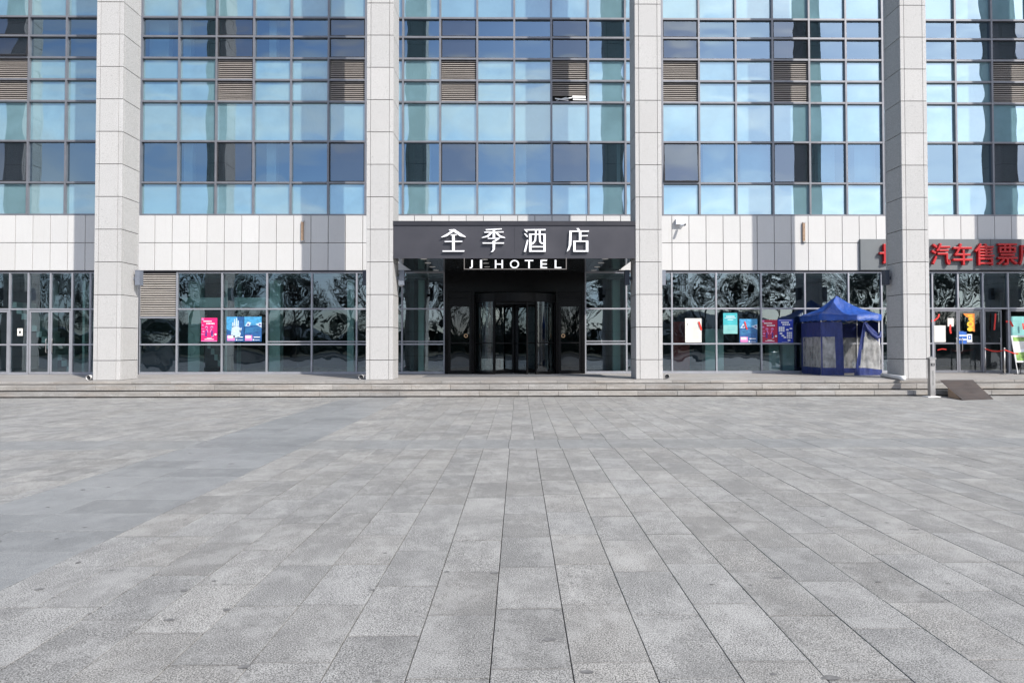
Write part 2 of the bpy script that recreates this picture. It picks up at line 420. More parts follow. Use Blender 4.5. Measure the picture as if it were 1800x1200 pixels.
for s in near:
    g = .0028
    ln = s[3]-s[2]-.006; wd = s[1]-s[0]-2*g
    me = slab_mesh(wd, ln, 'paving_near' if s[4] == 'paving' else s[4], 0)
    put('paving_slab', me, ((s[0]+s[1])/2, (s[2]+s[3])/2, rnd.uniform(-.0015, .001)), ground, (rnd.uniform(-.0008, .0008), rnd.uniform(-.0012, .0012), 0))
for s in slabs:
    if s in nearset: continue
    z = rnd.uniform(-.001, .001); mb = {'paving': rest, 'band_paving': rest2, 'cross_paving': rest3}[s[4]]
    mb.box(s[0]+.0028, s[1]-.0028, s[2]+.002, s[3]-.002, -.03, z)
tag(rest.build('paving_slabs', M['paving'], ground), kind='stuff')
tag(rest2.build('smooth_paving_slabs', M['band_paving'], ground), kind='stuff')
tag(rest3.build('cross_band_slabs', M['cross_paving'], ground), kind='stuff')
# chewing gum and tar spots pressed into the paving
sp = MB()
for i in range(180):
    y = 2.6 + 16*rnd.random()**1.3; x = rnd.uniform(-.74*y, .74*y); r = rnd.choice((.008,.011,.015,.02,.026))*rnd.uniform(.8, 1.2)
    n = 9; ph = rnd.random()*6
    sx_ = rnd.uniform(.7, 1.5)
    vs = [(x+sx_*r*(1+.25*math.sin(2*t+ph))*math.cos(t), y+r*.9*(1+.2*math.cos(3*t+ph))*math.sin(t), .0022) for t in [2*PI*k/n for k in range(n)]]
    sp.add(vs, [tuple(range(n))])
M['gum'] = plain('trodden_gum', (.16, .158, .155), .8, var=.3, scale=30)
tag(sp.build('gum_spots', M['gum'], ground), kind='stuff')

# ------------------------------------------------------------------ steps and platform
steps = MB(); steps.box(-24, 24, D0+.03, 23.0, -.03, .15); steps.box(-24, 24, D0+.38, 23.0, .151, .34)
st = steps.build('entrance_steps', M['joint']); tag(st, kind='structure')
WORLD[st.name] = Vector(st.location)
zs = (0, .165, .355)
stepmesh = {}
for k, (za, zb_, yf) in enumerate(((.003, .165, D0), (.168, .355, D0+.35))):
    x = -24 + .3*k
    while x < 24:
        L = 1.2
        jy = rnd.uniform(-.006, .006)
        b = MB(); b.bevbox(x+.003, x+L-.003, yf+jy, yf+.36, za+.028, zb_+rnd.uniform(-.003, .002), .008)
        b.build('step_slab', M['step'], st); x += L
plat = MB(); plat.box(-26, 26, D0+.76, 40, -.03, ZP-.032)
pf = plat.build('entrance_platform', M['joint']); tag(pf, kind='structure')
WORLD[pf.name] = Vector(pf.location)
x = -24
while x < 24:
    b = MB(); b.bevbox(x+.003, x+1.2-.003, D0+.70+rnd.uniform(-.005, .005), D0+1.10, .371, ZP+rnd.uniform(-.002, .001), .006)
    b.build('edge_slab', M['step'], pf); x += 1.2
dk = MB(); y = D0+1.103
while y < D2+.3:
    x = -25
    while x < 25:
        dk.box(x+.002, x+.8-.002, y+.0015, y+.8-.0015, ZP-.03, ZP+rnd.uniform(-.001, .001)); x += .8
    y += .8
tag(dk.build('platform_paving', M['deck'], pf), kind='stuff')

# ------------------------------------------------------------------ the building
bl = thing('hotel_building', (0, D2, ZP), 'hotel block of blue glass curtain wall and pale stone band with granite columns', 'building')
TOP = 24.0
# core: floors, partition walls, roof
core = MB()
core.box(-24.5, 24.5, D2+.06, D2+.42, 4.46, 6.50)           # wall behind the stone band
core.box(-24.5, 24.5, D2+.421, 44, 4.30, 4.60)
core.box(-24.5, 24.5, D2+.14, 44, 10.98, 11.18); core.box(-24.5, 24.5, D2+.14, 44, 15.6, 15.9); core.box(-24.5, 24.5, D2+.14, 44, 20.2, 20.5)
core.box(-24.5, 24.5, D2+.14, 44, TOP-.3, TOP); core.box(-24.5, 24.5, 44, 44.3, 0, TOP)
core.box(-24.8, -24.5, D2, 44, 0, TOP); core.box(24.5, 24.8, D2, 44, 0, TOP)
core.box(-24.49, 24.49, D2+5.2, D2+5.35, 6.6, TOP-.31)
core.build('structure_core', M['interior'], bl)
lobby = MB()
lobby.box(-24.49, 24.49, D2+9, D2+9.15, ZP, 4.29)
for x in (-11.5, -4.3, 4.2, 12.9): lobby.box(x, x+.15, D2+.6, D2+8.9, ZP, 4.29)
lobby.box(-24.49, 24.49, D2+.5, D2+8.9, 4.2, 4.295)
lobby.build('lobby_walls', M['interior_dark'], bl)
fl = MB(); fl.box(-24.4, 24.4, D2+.31, D2+8.95, ZP-.03, ZP+.006); fl.build('lobby_floor', M['interior_floor'], bl)

# stone band
bj0 = at(27.8, 430, D2-.08).x; bj1 = at(1777.6, 430, D2-.08).x; BS = (bj1-bj0)/58
ZB0, ZB1, ZB2 = 4.44, at(600, 427, D2-.08).z, 6.575
back = MB(); back.box(-24.5, 24.5, D2-.045, D2+.059, ZB0+.012, ZB2-.01); back.build('band_backing', M['joint'], bl)
pm = {}
for rw, (za, zb_) in enumerate(((ZB0, ZB1), (ZB1, ZB2))):
    b = MB(); b.bevbox(-BS/2+.011, BS/2-.011, -.035, .03, .011, zb_-za-.011, .002); pm[rw] = b.mesh('stone_panel', M['band'])
    for k in range(-6, 65):
        put('stone_panel', pm[rw], (bj0+BS*(k+.5), D2-.078+rnd.uniform(-.0015, .0015), za), bl)
# drip strip under band
b = MB(); b.box(-24.4, 24.4, D2-.115, D2-.10, ZB0-.03, ZB0+.004); b.box(-24.4, 24.4, D2-.0995, D2+.3, ZB0-.05, ZB0-.02); b.build('drip_strip', M['fascia_edge'], bl)

# curtain wall grid
MX0, MM = -18.9305, 1.4439
ZR = [6.5943, 7.8435, 9.4524, 11.0034, 11.8493, 12.70, 13.5443, 14.2962, 15.86, 16.70, 17.55, 18.39, 19.14, 20.7, 21.5, 22.35, 23.2, 23.9]
kinds = ['s', 'v', 's', 'l', 'l', 'v', 'v', 's', 'l', 'l', 'v', 'v', 's', 'l', 'l', 'v', 'v']
for i in range(-3, 30):
    b = MB(); b.box(MX0+MM*i-.036, MX0+MM*i+.036, D2-.115, D2+.10, ZR[0]+.005, ZR[-1]); b.build('mullion', M['mullion'], bl)
for z in ZR:
    b = MB(); b.box(MX0-3*MM, MX0+29*MM, D2-.108, D2+.095, z-.036, z+.036)
    b.build('transom', M['mullion'], bl)
# dark gaskets around panes read as the thin dark line beside the metal
pane_cache = {}
def pane_mesh(wd, ht, mk, var, amp, n=12, wav=.35):
    k = (round(wd, 2), round(ht, 2), mk, var)
    if k not in pane_cache:
        r = random.Random(hash((var, round(wd, 1))) & 255)
        a1 = amp*(r.choice((1, 1, -.7)) if amp > 0 else r.choice((.9, 1, 1.15))); a2 = amp*wav*r.uniform(-1, 1); a3 = amp*wav*r.uniform(-1, 1); ph = r.random()*3
        tx, tz = r.uniform(-.0022, .0022), r.uniform(-.0012, .0012)
        b = MB(); N = n
        for j in range(N+1):
            for i in range(N+1):
                u, v = 2*i/N-1, 2*j/N-1
                d = a1*(1-u*u)*(1-v*v) + a2*math.sin(PI*u*1.3+ph)*(1-v*v) + a3*math.sin(PI*v*1.2+ph)*(1-u*u)
                b.v.append((u*wd/2, -d + tx*u*wd/2 + tz*v*ht/2, (v+1)*ht/2))
        for j in range(N):
            for i in range(N):
                a = j*(N+1)+i; b.f.append((a, a+1, a+N+2, a+N+1)); b.m.append(0)
        pane_cache[k] = b.mesh('pane', M[mk], True)
    return pane_cache[k]
def louvre(x0, x1, z0, z1, parent, y=D2, pitch=.072, broken=False, mat='louvre'):
    fr = MB(); fr.box(x0, x1, y+.10, y+.12, z0, z1); o = fr.build('louvre', M['darkback'], parent)
    b = MB(); n = int((z1-z0)/pitch); r = random.Random(int(x0*10+z0))
    for i in range(n):
        z = z0 + (i+.5)*(z1-z0)/n
        if broken and i < 3: continue
        sag = r.uniform(-.004, .010) if r.random() < .5 else 0
        P = 4
        for s in range(P):
            xa, xb = x0+(x1-x0)*s/P, x0+(x1-x0)*(s+1)/P
            da, db = -sag*math.sin(PI*s/P), -sag*math.sin(PI*(s+1)/P)
            za, zb_ = z+da, z+db
            b.add([(xa,y-.03,za-.022),(xb,y-.03,zb_-.022),(xb,y+.035,zb_+.022),(xa,y+.035,za+.022),
                   (xa,y-.030,za+.002),(xb,y-.030,zb_+.002),(xb,y+.035,zb_+.034),(xa,y+.035,za+.034)],
                  [(0,3,2,1),(4,5,6,7),(0,1,5,4),(2,3,7,6)])
    tag(b.build('slats', M[mat], o), kind='stuff')
    if broken:
        c = MB()
        for (xa, za, xb, zb_, t) in ((.10,.10,.62,.03,.05),(.3,.06,.9,.16,.05),(.78,.15,1.30,.14,.10),(.8,.06,1.33,.05,.07),(.15,.03,.55,.16,.03)):
            c.add([(x0+xa,y-.06,z0+za),(x0+xb,y-.05,z0+zb_),(x0+xb,y-.01,z0+zb_+t),(x0+xa,y-.02,z0+za+t),
                   (x0+xa,y-.045,z0+za-.006),(x0+xb,y-.035,z0+zb_-.006),(x0+xb,y+.0,z0+zb_+t-.006),(x0+xa,y-.01,z0+za+t-.006)],
                  [(0,1,2,3),(7,6,5,4),(0,4,5,1),(1,5,6,2),(2,6,7,3),(3,7,4,0)])
        tag(c.build('bent_slats', M['whitepaint'], o), label='bent and broken white slats')
    return o
def sash(x0, x1, z0, z1, parent, tilt=0, y=D2):
    """top hung opening sash, dark edged"""
    e = bpy.data.objects.new('opening_window', None)
    fr = MB(); wd, ht = x1-x0, z1-z0; t = .035
    for a in ((-wd/2, wd/2, -t, 0), (-wd/2, wd/2, -ht, -ht+t), (-wd/2, -wd/2+t, -ht+t, -t), (wd/2-t, wd/2, -ht+t, -t)):
        fr.box(a[0], a[1], -.035, .02, a[2], a[3])
    o = put('opening_window', fr.mesh('opening_window', M['gasket']), ((x0+x1)/2, y-.03, z1), parent, (-tilt, 0, 0))
    pn = bpy.data.objects.new('window_pane', pane_mesh(wd-2*t+.01, ht-2*t+.01, 'sash_glass', int(x0*3) % 4, .003)); C.objects.link(pn)
    pn.parent = o; pn.location = (0, -.02, -ht+t-.005)
    return o
rest_p = {}
CELLS = range(-3, 29)
for r_, kd in enumerate(kinds):
    za, zb_ = ZR[r_]+.036, ZR[r_+1]-.036
    for i in CELLS:
        xa, xb = MX0+MM*i+.036, MX0+MM*(i+1)-.036
        op = (i % 3 == 2)
        if kd == 'l' and op:
            louvre(xa+.01, xb-.01, za+.01, zb_-.01, bl, broken=(i == 14 and r_ == 3)); continue
        k2 = 's' if kd == 'l' else kd
        if k2 == 'v' and op and i >= -1 and r_ < 8 and r_ in (1, 5, 6):
            if (i, r_) == (20, 6) or (i, r_) == (20, 5): pass
            tl = .085 if (i, r_) == (17, 1) else (.16 if (i == -1 and r_ == 5) else (.02 if i == -1 else 0))
            sash(xa+.006, xb-.006, za+.006, zb_-.006, bl, tl)
            if i != 14 or r_ == 1:
                bb = MB(); bb.box(xa+.02, xb-.02, D2+.09, D2+.098, za+.01, zb_-.01)
                if i not in (20,) or r_ == 1: bb.build('grey_blind', M['blind'], bl)
            continue
        mk = 'spandrel' if k2 == 's' else 'vision'
        me = pane_mesh(xb-xa, zb_-za, mk, rnd.randrange(9), .0058 if k2 == 's' else .003)
        put('spandrel_pane' if k2 == 's' else 'window_pane', me, ((xa+xb)/2, D2, za), bl) if (r_ < 8 and -2 < i < 28) else rest_p.setdefault(mk, []).append((me, (xa+xb)/2, za))
for mk, lst in rest_p.items():
    b = MB()
    for me, x, z in lst:
        b.add([(v.co.x+x, v.co.y+D2, v.co.z+z) for v in me.vertices], [tuple(p.vertices) for p in me.polygons])
    tag(b.build('upper_panes', M[mk], bl, True), kind='stuff')
# things glimpsed behind the vision glass: pale piers, curtains, blinds
ib = MB()
for (pa, pb, ya, yb) in ((325, 341, 255, 318), (470, 487, 252, 318), (748, 757, 252, 318), (325, 338, 36, 100), (475, 488, 36, 100), (905, 925, 255, 318),
                         (1083, 1090, 252, 318), (1370, 1378, 255, 318), (1436, 1465, 258, 318), (1500, 1536, 256, 314), (1235, 1290, 256, 316), (812, 818, 36, 100), (265, 300, 40, 100), (1300, 1350, 256, 316)):
    a, c = at(pa, yb, D2+.5), at(pb, ya, D2+.5); ib.box(a.x, c.x, D2+.4, D2+.7, a.z-.3, c.z+.2)
M['pier'] = plain('pale_pier_paint', (.80, .88, .84), .8, var=.04); ib.build('interior_piers', M['pier'], bl)
ib = MB()
for (pa, pb, ya, yb) in ((1057, 1084, 252, 320), (728, 750, 252, 320), (1386, 1417, 36, 103), (1400, 1413, 256, 320)):
    a, c = at(pa, yb, D2+.35), at(pb, ya, D2+.35)
    z = a.z
    while z < c.z: ib.box(a.x, c.x, D2+.35, D2+.37, z, z+.045); z += .052
ib.build('dark_blinds', M['darkblind'], bl)

# ---- ground floor glazing
GT = 4.39
z_tr, z_ra, z_bo = at(500, 543, D2).z, at(500, 605, D2).z, ZP+.06
def wx(px, py=560): return at(px, py, D2).x
def bar(x0, x1, z0, z1, name, mat='mullion_light', yo=0, parent=None):
    b = MB(); b.box(x0, x1, D2-.07+yo, D2+.05, z0, z1); return b.build(name, M[mat], parent or bl)
gp = [0]
def gpane(x0, x1, z0, z1, mk='shopglass', name='shop_pane', parent=None, amp=-.0044):
    if x1-x0 < .05: return
    gp[0] += 1
    me = pane_mesh(x1-x0, z1-z0, mk, 10+gp[0] % 7, amp*min(1, (x1-x0)/1.6), 18, .3)
    return put(name, me, ((x0+x1)/2, D2+.0, z0), parent or bl)
V = .03
def glazing(xs, doors=()):
    """xs: mullion centres; doors: indices of cells holding doors"""
    for x in xs: bar(x-V, x+V, ZP+.003, GT, 'mullion')
    for k, (a, c) in enumerate(zip(xs, xs[1:])):
        a += V; c -= V
        bar(a, c, GT-.05, GT-.002, 'transom', yo=.004); bar(a, c, z_tr-.03, z_tr+.03, 'transom', yo=.004)
        gpane(a, c, z_tr+.03, GT-.05)
        if k in doors: continue
        bar(a, c, z_ra-.03, z_ra+.03, 'transom', yo=.004); bar(a, c, ZP+.003, z_bo+.03, 'transom', yo=.004)
        gpane(a, c, z_ra+.03, z_tr-.03, amp=-.0022); gpane(a, c, z_bo+.03, z_ra-.03, amp=-.0012)
def door_leaf(x0, x1, hinge_left=True, y=D2, ang=0, mat='mullion_light', rail=True, handle=True):
    """framed glass leaf; origin on its hinge"""
    wd = x1-x0; zt = z_tr-.05; b = MB(); t = .065; s = 1 if hinge_left else -1
    hx = x0 if hinge_left else x1
    lo = lambda u: u*s
    def bx(u0, u1, z0, z1): b.box(min(lo(u0), lo(u1)), max(lo(u0), lo(u1)), -.025, .025, z0, z1)
    Z0 = .012; Z1 = zt-ZP
    bx(0, t, Z0, Z1); bx(wd-t, wd, Z0, Z1); bx(t, wd-t, Z0, Z0+.09); bx(t, wd-t, Z1-.07, Z1)
    zr = z_ra-ZP
    if rail: bx(t, wd-t, zr-.03, zr+.03)
    o = put('glass_door', b.mesh('glass_door', M[mat]), (hx, y-.02, ZP), bl, (0, 0, ang))
    for za, zb_ in (((Z0+.09, zr-.03), (zr+.03, Z1-.07)) if rail else ((Z0+.09, Z1-.07),)):
        p = bpy.data.objects.new('door_pane', pane_mesh(wd-2*t, zb_-za, 'doorglass' if mat != 'mullion_light' else 'shopglass', 30+int(wd*10) % 3, .003)); C.objects.link(p)
        p.parent = o; p.location = (lo(wd/2), 0, za)
    if handle:
        h = MB(); ux = lo(wd-.11)
        h.tube([(ux,-.02,.85),(ux,-.075,.85),(ux,-.085,.88),(ux,-.085,1.3),(ux,-.085,1.33),(ux,-.075,1.36),(ux,-.02,1.36)], .016, 8)
        ho = bpy.data.objects.new('door_handle', h.mesh('door_handle', M['steel'], True)); C.objects.link(ho); ho.parent = o
    return o
# bay 1
xs = [wx(-52), wx(-17), wx(18.4), wx(51), wx(90), wx(128), wx(160), wx(200), wx(245)]
for i, x in enumerate(xs):
    z0 = z_tr-.03 if i == 4 else ZP+.003
    bar(x-V, x+V, z0 if i != 4 else z_tr+.03, GT, 'mullion')
for k, (a, c) in enumerate(zip(xs, xs[1:])):
    a += V; c -= V
    bar(a, c, GT-.05, GT-.002, 'transom', yo=.004)
    gpane(a, c, z_tr+.03, GT-.05)
    bar(a, c if k != 3 else c+2*V, z_tr-.03, z_tr+.03, 'transom', yo=.004)
    if k in (1, 3, 4): continue
    bar(a, c, z_ra-.03, z_ra+.03, 'transom', yo=.004); bar(a, c, ZP+.003, z_bo+.03, 'transom', yo=.004)
    gpane(a, c, z_ra+.03, z_tr-.03, amp=-.0022); gpane(a, c, z_bo+.03, z_ra-.03, amp=-.0012)
door_leaf(xs[1]+V+.01, xs[2]-V-.01, False)
xm = (xs[3]+xs[5])/2
door_leaf(xs[3]+V+.01, xm-.006, True); door_leaf(xm+.006, xs[5]-V-.01, False)
# bay 2, with a louvre over its first cell
xs = [wx(245), wx(312), wx(391), wx(469.8), wx(548.6), wx(627.4), wx(668)]
zl = at(280, 558, D2).z
bar(xs[0]+.0, xs[0]+.045, ZP+.003, GT, 'mullion')
bar(xs[0]+.045, xs[1]-V, zl-.03, zl+.03, 'transom', yo=.004); bar(xs[0]+.045, xs[1]-V, z_ra-.03, z_ra+.03, 'transom', yo=.004); bar(xs[0]+.045, xs[1]-V, ZP+.003, z_bo+.03, 'transom', yo=.004)
gpane(xs[0]+.045, xs[1]-V, z_ra+.03, zl-.03); gpane(xs[0]+.045, xs[1]-V, z_bo+.03, z_ra-.03)
louvre(xs[0]+.05, xs[1]-V, zl+.04, GT-.02, bl, pitch=.085, mat='louvre_pale')
glazing(xs[1:])
# bay 3, either side of the black portal
PL, PR = wx(782.5), wx(1027.5)
glazing([wx(668), wx(707), PL-.03]); glazing([PR+.03, wx(1101), wx(1140)])
bar(wx(668)+.03, PL-.06, z_ra+.085, z_ra+.125, 'handrail', yo=.03); bar(PR+.06, wx(1101)-.03, z_ra+.085, z_ra+.125, 'handrail', yo=.03)
bar(wx(469.8)+.03, wx(668)-.03, z_ra+.085, z_ra+.125, 'handrail', yo=.03)
# bay 4
glazing([wx(1140), wx(1180.7), wx(1258.6), wx(1337.4), wx(1414.4), wx(1491), wx(1549), wx(1590)])
# bay 5, doors
xs = [wx(1590), wx(1638), wx(1683), wx(1726.6), wx(1771), wx(1816), wx(1862), wx(1920)]
for i, x in enumerate(xs): bar(x-V, x+V, ZP+.003 if i not in (2, 5) else z_tr+.03, GT, 'mullion')
for k, (a, c) in enumerate(zip(xs, xs[1:])):
    a += V; c -= V
    bar(a, c, GT-.05, GT-.002, 'transom', yo=.004); gpane(a, c, z_tr+.03, GT-.05); bar(a, c + (2*V if k in (1, 4) else 0), z_tr-.03, z_tr+.03, 'transom', yo=.004)
    if k in (0, 6):
        bar(a, c, z_ra-.03, z_ra+.03, 'transom', yo=.004); gpane(a, c, z_ra+.03, z_tr-.03); gpane(a, c, ZP+.003, z_ra-.03)
d1 = door_leaf(xs[1]+V+.005, xs[2]-.006, True, mat='mullion')
d2 = door_leaf(xs[2]+.006, xs[3]-V-.005, False, mat='mullion')
d3 = door_leaf(xs[3]+V+.005, xs[4]-V-.18, True, ang=.10, mat='mullion')
d4 = door_leaf(xs[4]+V+.005, xs[5]-.006, True, mat='mullion'); d4.children[-1].location.x = -(xs[5]-xs[4]-.036-.24)
d5 = door_leaf(xs[5]+.006, xs[6]-V-.005, False, mat='mullion')

# ---- black entrance portal with a revolving door
z_dt = at(800, 525, D2-.1).z
b = MB()
b.box(PL, PR, D2-.16, D2+.4, z_dt+.26, SOFF-.002)                         # black header
b.box(PL, PL+.13, D2-.16, D2+.12, ZP, z_dt+.258); b.box(PR-.13, PR, D2-.16, D2+.12, ZP, z_dt+.258)
xl, xr = wx(833), wx(978)
b.box(xl-.08, xl+.03, D2-.16, D2+.12, ZP, z_dt+.258); b.box(xr-.03, xr+.08, D2-.16, D2+.12, ZP, z_dt+.258)
portal = b.build('entrance_portal', M['black'], bl)
for (a, c) in ((PL+.135, xl-.085), (xr+.085, PR-.135)):
    b = MB(); b.box(a, c, D2-.12, D2+.05, z_dt-.22, z_dt+.255); b.box(a, c, D2-.1625, D2-.121, z_dt+.002, z_dt+.02); b.build('door_header', M['blackframe'], portal)
    b = MB(); t = .09; z1 = z_dt-.225
    b.box(a, a+t, D2-.11, D2-.04, ZP+.01, z1); b.box(c-t, c, D2-.11, D2-.04, ZP+.01, z1); b.box(a+t, c-t, D2-.11, D2-.04, ZP+.01, ZP+.13); b.box(a+t, c-t, D2-.11, D2-.04, z1-.08, z1)
    b.box(a+t, c-t, D2-.10, D2-.05, z_ra+.02, z_ra+.07)
    b.build('side_door', M['blackframe'], portal)
    me = pane_mesh(c-a-2*t, z1-.08-ZP-.13, 'doorglass', 40, .003); put('door_pane', me, ((a+c)/2, D2-.075, ZP+.13), portal)
for px, dx in ((819, 0), (990, 0)):
    p = at(px, 590, D2-.12); b = MB(); b.tube([(p.x, D2-.112, p.z), (p.x, D2-.130, p.z)], .075, 20)
    b.tube([(p.x, D2-.1305, p.z), (p.x, D2-.134, p.z)], .045, 16, 1); b.build('round_push_plate', [M['brass'], M['blackframe']], portal)
# drum of the revolving door
cx, cy, R = (xl+xr)/2, D2+.35, (xr-xl)/2-.03
def arc(b, r0, r1, a0, a1, z0, z1, n=14, mi=0):
    for k in range(n):
        t0, t1 = a0+(a1-a0)*k/n, a0+(a1-a0)*(k+1)/n
        P = [(cx+r*math.sin(t), cy-r*math.cos(t)) for r, t in ((r0,t0),(r0,t1),(r1,t1),(r1,t0))]
        b.add([(p[0],p[1],z) for z in (z0, z1) for p in P], [(0,3,2,1),(4,5,6,7),(0,1,5,4),(1,2,6,5),(2,3,7,6),(3,0,4,7)], mi)
A_open = math.asin((wx(940)-wx(870))/2/R)*1.02; A_end = 1.42
z_h = z_dt-.16
dr = MB()
arc(dr, R-.06, R+.05, -A_end, A_end, z_h, z_dt+.16, 28)
for s in (-1, 1):
    arc(dr, R-.05, R+.04, s*A_open-.02, s*A_open+.03, ZP+.004, z_h, 2); arc(dr, R-.03, R+.02, s*1.38-.03, s*1.38+.03, ZP+.004, z_h, 2)
    arc(dr, R-.04, R+.03, min(s*A_open, s*1.38), max(s*A_open, s*1.38), ZP+.004, ZP+.12, 10)
    arc(dr, R-.02, R+.01, min(s*A_open, s*1.38), max(s*A_open, s*1.38), z_ra+.02, z_ra+.06, 10)
dr.box(wx(870)+.02, wx(940)-.02, cy-R*.86, cy-R*.80, z_h-.10, z_h-.003)
drum = dr.build('revolving_door', M['blackframe'], bl)
for s in (-1, 1):
    g_ = MB(); t0, t1 = min(s*(A_open+.03), s*1.35), max(s*(A_open+.03), s*1.35)
    for k in range(33):
        t = t0+(t1-t0)*k/32; X, Y = cx+R*math.sin(t), cy-R*math.cos(t); g_.v += [(X, Y, ZP+.12), (X, Y, z_h)]
        if k: n_ = len(g_.v); g_.f.append((n_-4, n_-2, n_-1, n_-3)); g_.m.append(0)
    g_.build('curved_pane', M['doorglass'], drum, True)
for k in range(4):
    t = .32+k*PI/2; b = MB(); r0, r1 = .05, R-.10
    ux, uy = math.sin(t), -math.cos(t)
    def seg(ra, rb, z0, z1, th=.03, mi=0):
        px, py = -uy*th, ux*th
        P = [(cx+ux*ra+px, cy+uy*ra+py), (cx+ux*rb+px, cy+uy*rb+py), (cx+ux*rb-px, cy+uy*rb-py), (cx+ux*ra-px, cy+uy*ra-py)]
        b.add([(p[0],p[1],z) for z in (z0, z1) for p in P], [(0,3,2,1),(4,5,6,7),(0,1,5,4),(1,2,6,5),(2,3,7,6),(3,0,4,7)], mi)
    seg(r0, r0+.08, ZP+.02, z_h-.02); seg(r1-.08, r1, ZP+.02, z_h-.02); seg(r0+.08, r1-.08, ZP+.02, ZP+.14); seg(r0+.08, r1-.08, z_h-.12, z_h-.02); seg(r0+.08, r1-.08, z_ra+.01, z_ra+.06)
    seg(r0+.08, r1-.08, ZP+.14, z_h-.12, .004, 1)
    b.build('door_wing', [M['blackframe'], M['doorglass']], drum)
b = MB(); b.tube([(cx, cy, ZP+.01), (cx, cy, z_h)], .045, 12); b.build('centre_post', M['blackframe'], drum)

# ---- columns
JZ = [ZP] + [at(190, 633.5, D1).z + 1.0565*k for k in range(0, 22)]
JZ = [z for z in JZ if z < TOP] + [TOP]
NW = .125                                          # narrow corner stone
def corner(z0, z1):
    """L-shaped corner stone, arris towards -x,-y; local origin on arris"""
    t = .028; c = .005
    b = MB(); pr = [(c,0),(NW-.004,0),(NW-.004,t),(t,t),(t,NW-.004),(0,NW-.004),(0,c)]
    h0, h1 = .010, z1-z0-.010
    n = len(pr); vs = [(x, y, h0) for x, y in pr] + [(x, y, h1) for x, y in pr]
    b.add(vs, [tuple(range(n-1, -1, -1)), tuple(range(n, 2*n))] + [(i, (i+1) % n, (i+1) % n+n, i+n) for i in range(n)])
    return b
cm = {}
for j, x0 in enumerate(colx):
    x1 = x0+CW; y0, y1 = D1, D1+CD
    k = MB(); k.box(x0+.02, x1-.02, y0+.02, y1-.02, ZP-.02, TOP-.02)
    col = k.build('column', M['joint'], bl); tag(col)
    vis = 1 <= j <= 4
    rest = MB(); side = 'r' if j <= 2 else 'l'
    for z0, z1 in zip(JZ, JZ[1:]):
        one = vis and z0 < 13.6
        h = round(z1-z0, 3)
        if h < .03: continue
        if h not in cm:
            a = MB(); a.bevbox(-CW/2+NW+.009, CW/2-NW-.009, 0, .03, .010, h-.010, .002)
            s = MB(); s.bevbox(-CD/2+NW+.009, CD/2-NW-.009, 0, .03, .010, h-.010, .002)
            cr = corner(0, h)
            cm[h] = (a.mesh('stone_tile', M['column']), s.mesh('stone_tile', M['column']), cr.mesh('corner_stone', M['column']), a, s, cr)
        ma, ms, mc, A, Sd, Cr = cm[h]
        xc, yc = (x0+x1)/2, (y0+y1)/2
        spots = [(ma, A, xc, y0, 0, 'stone_tile', True), (ma, A, xc, y1, PI, 'stone_tile', False),
                 (ms, Sd, x1, yc, PI/2, 'stone_tile', side == 'r'), (ms, Sd, x0, yc, -PI/2, 'stone_tile', side == 'l'),
                 (mc, Cr, x0, y0, 0, 'corner_stone', True), (mc, Cr, x1, y0, PI/2, 'corner_stone', True),
                 (mc, Cr, x1, y1, PI, 'corner_stone', False), (mc, Cr, x0, y1, -PI/2, 'corner_stone', False)]
        for me, src, xx, yy, a_, nm, show in spots:
            if one and show:
                put(nm, me, (xx, yy, z0), col, (0, 0, a_))
            else:
                ca, sa = math.cos(a_), math.sin(a_)
                rest.add([(xx+ca*v[0]-sa*v[1], yy+sa*v[0]+ca*v[1], z0+v[2]) for v in src.v], src.f)
    tag(rest.build('facing_stones', M['column'], col), kind='stuff')
    # lamp boxes on both flanks, sun and shade painted into their two colours
    for s in (-1, 1):
        xx = x1 if s > 0 else x0; yb = y1-.30; zc = at(240, 489, D1+.8).z
        b = MB(); b.box(min(xx+s*.10, xx+s*.25), max(xx+s*.10, xx+s*.25), yb-.12, yb+.12, zc-.24, zc+.24)
        b.box(min(xx, xx+s*.10), max(xx, xx+s*.10), yb-.03, yb+.03, zc-.06, zc+.04)
        b.box(min(xx+s*.10, xx+s*.25)-.008, max(xx+s*.10, xx+s*.25)+.008, yb-.128, yb+.128, zc+.241, zc+.258)
        b.build('lamp_box', M['lampbox2'] if s > 0 else M['lampbox'], col)

# ------------------------------------------------------------------ entrance canopy with the hotel sign
fx0, fx1 = colx[2]+CW+.004, colx[3]-.004
YF = D1+.03
ztop, zf1, zf0 = at(900, 388.5, D1).z, at(900, 396, D1).z, at(900, 449, D1).z
SOFF = at(900, 453.5, D1).z
can = thing('entrance_canopy', ((fx0+fx1)/2, YF, SOFF), 'charcoal entrance canopy with a deep fascia spanning the two middle columns', 'canopy')
b = MB(); b.box(fx0, fx1, YF+.021, D2-.13, SOFF+.02, ztop-.06); b.build('roof_slab', M['fascia_edge'], can)
for a, c in ((fx0, -.135), (-.129, fx1)):
    b = MB(); b.box(a, c, YF, YF+.02, zf0+.002, zf1-.002); b.build('fascia_panel', M['fascia'], can)
b = MB(); b.box(fx0-.002, fx1+.002, YF-.035, YF+.05, zf1, ztop); b.build('top_trim', M['fascia_edge'], can)
b = MB(); b.box(fx0-.002, fx1+.002, YF-.012, YF+.03, SOFF-.01, zf0); b.build('bottom_trim', M['fascia'], can)
xx = fx0
n = 6
for k in range(n):
    a, c = fx0+(fx1-fx0)*k/n, fx0+(fx1-fx0)*(k+1)/n
    for q in range(4):
        ya, yb = YF+.04+(D2-.14-YF-.04)*q/4, YF+.04+(D2-.14-YF-.04)*(q+1)/4
        b = MB(); b.box(a+.004, c-.004, ya+.004, yb-.004, SOFF+.0, SOFF+.018); b.build('soffit_panel', M['soffit'], can)
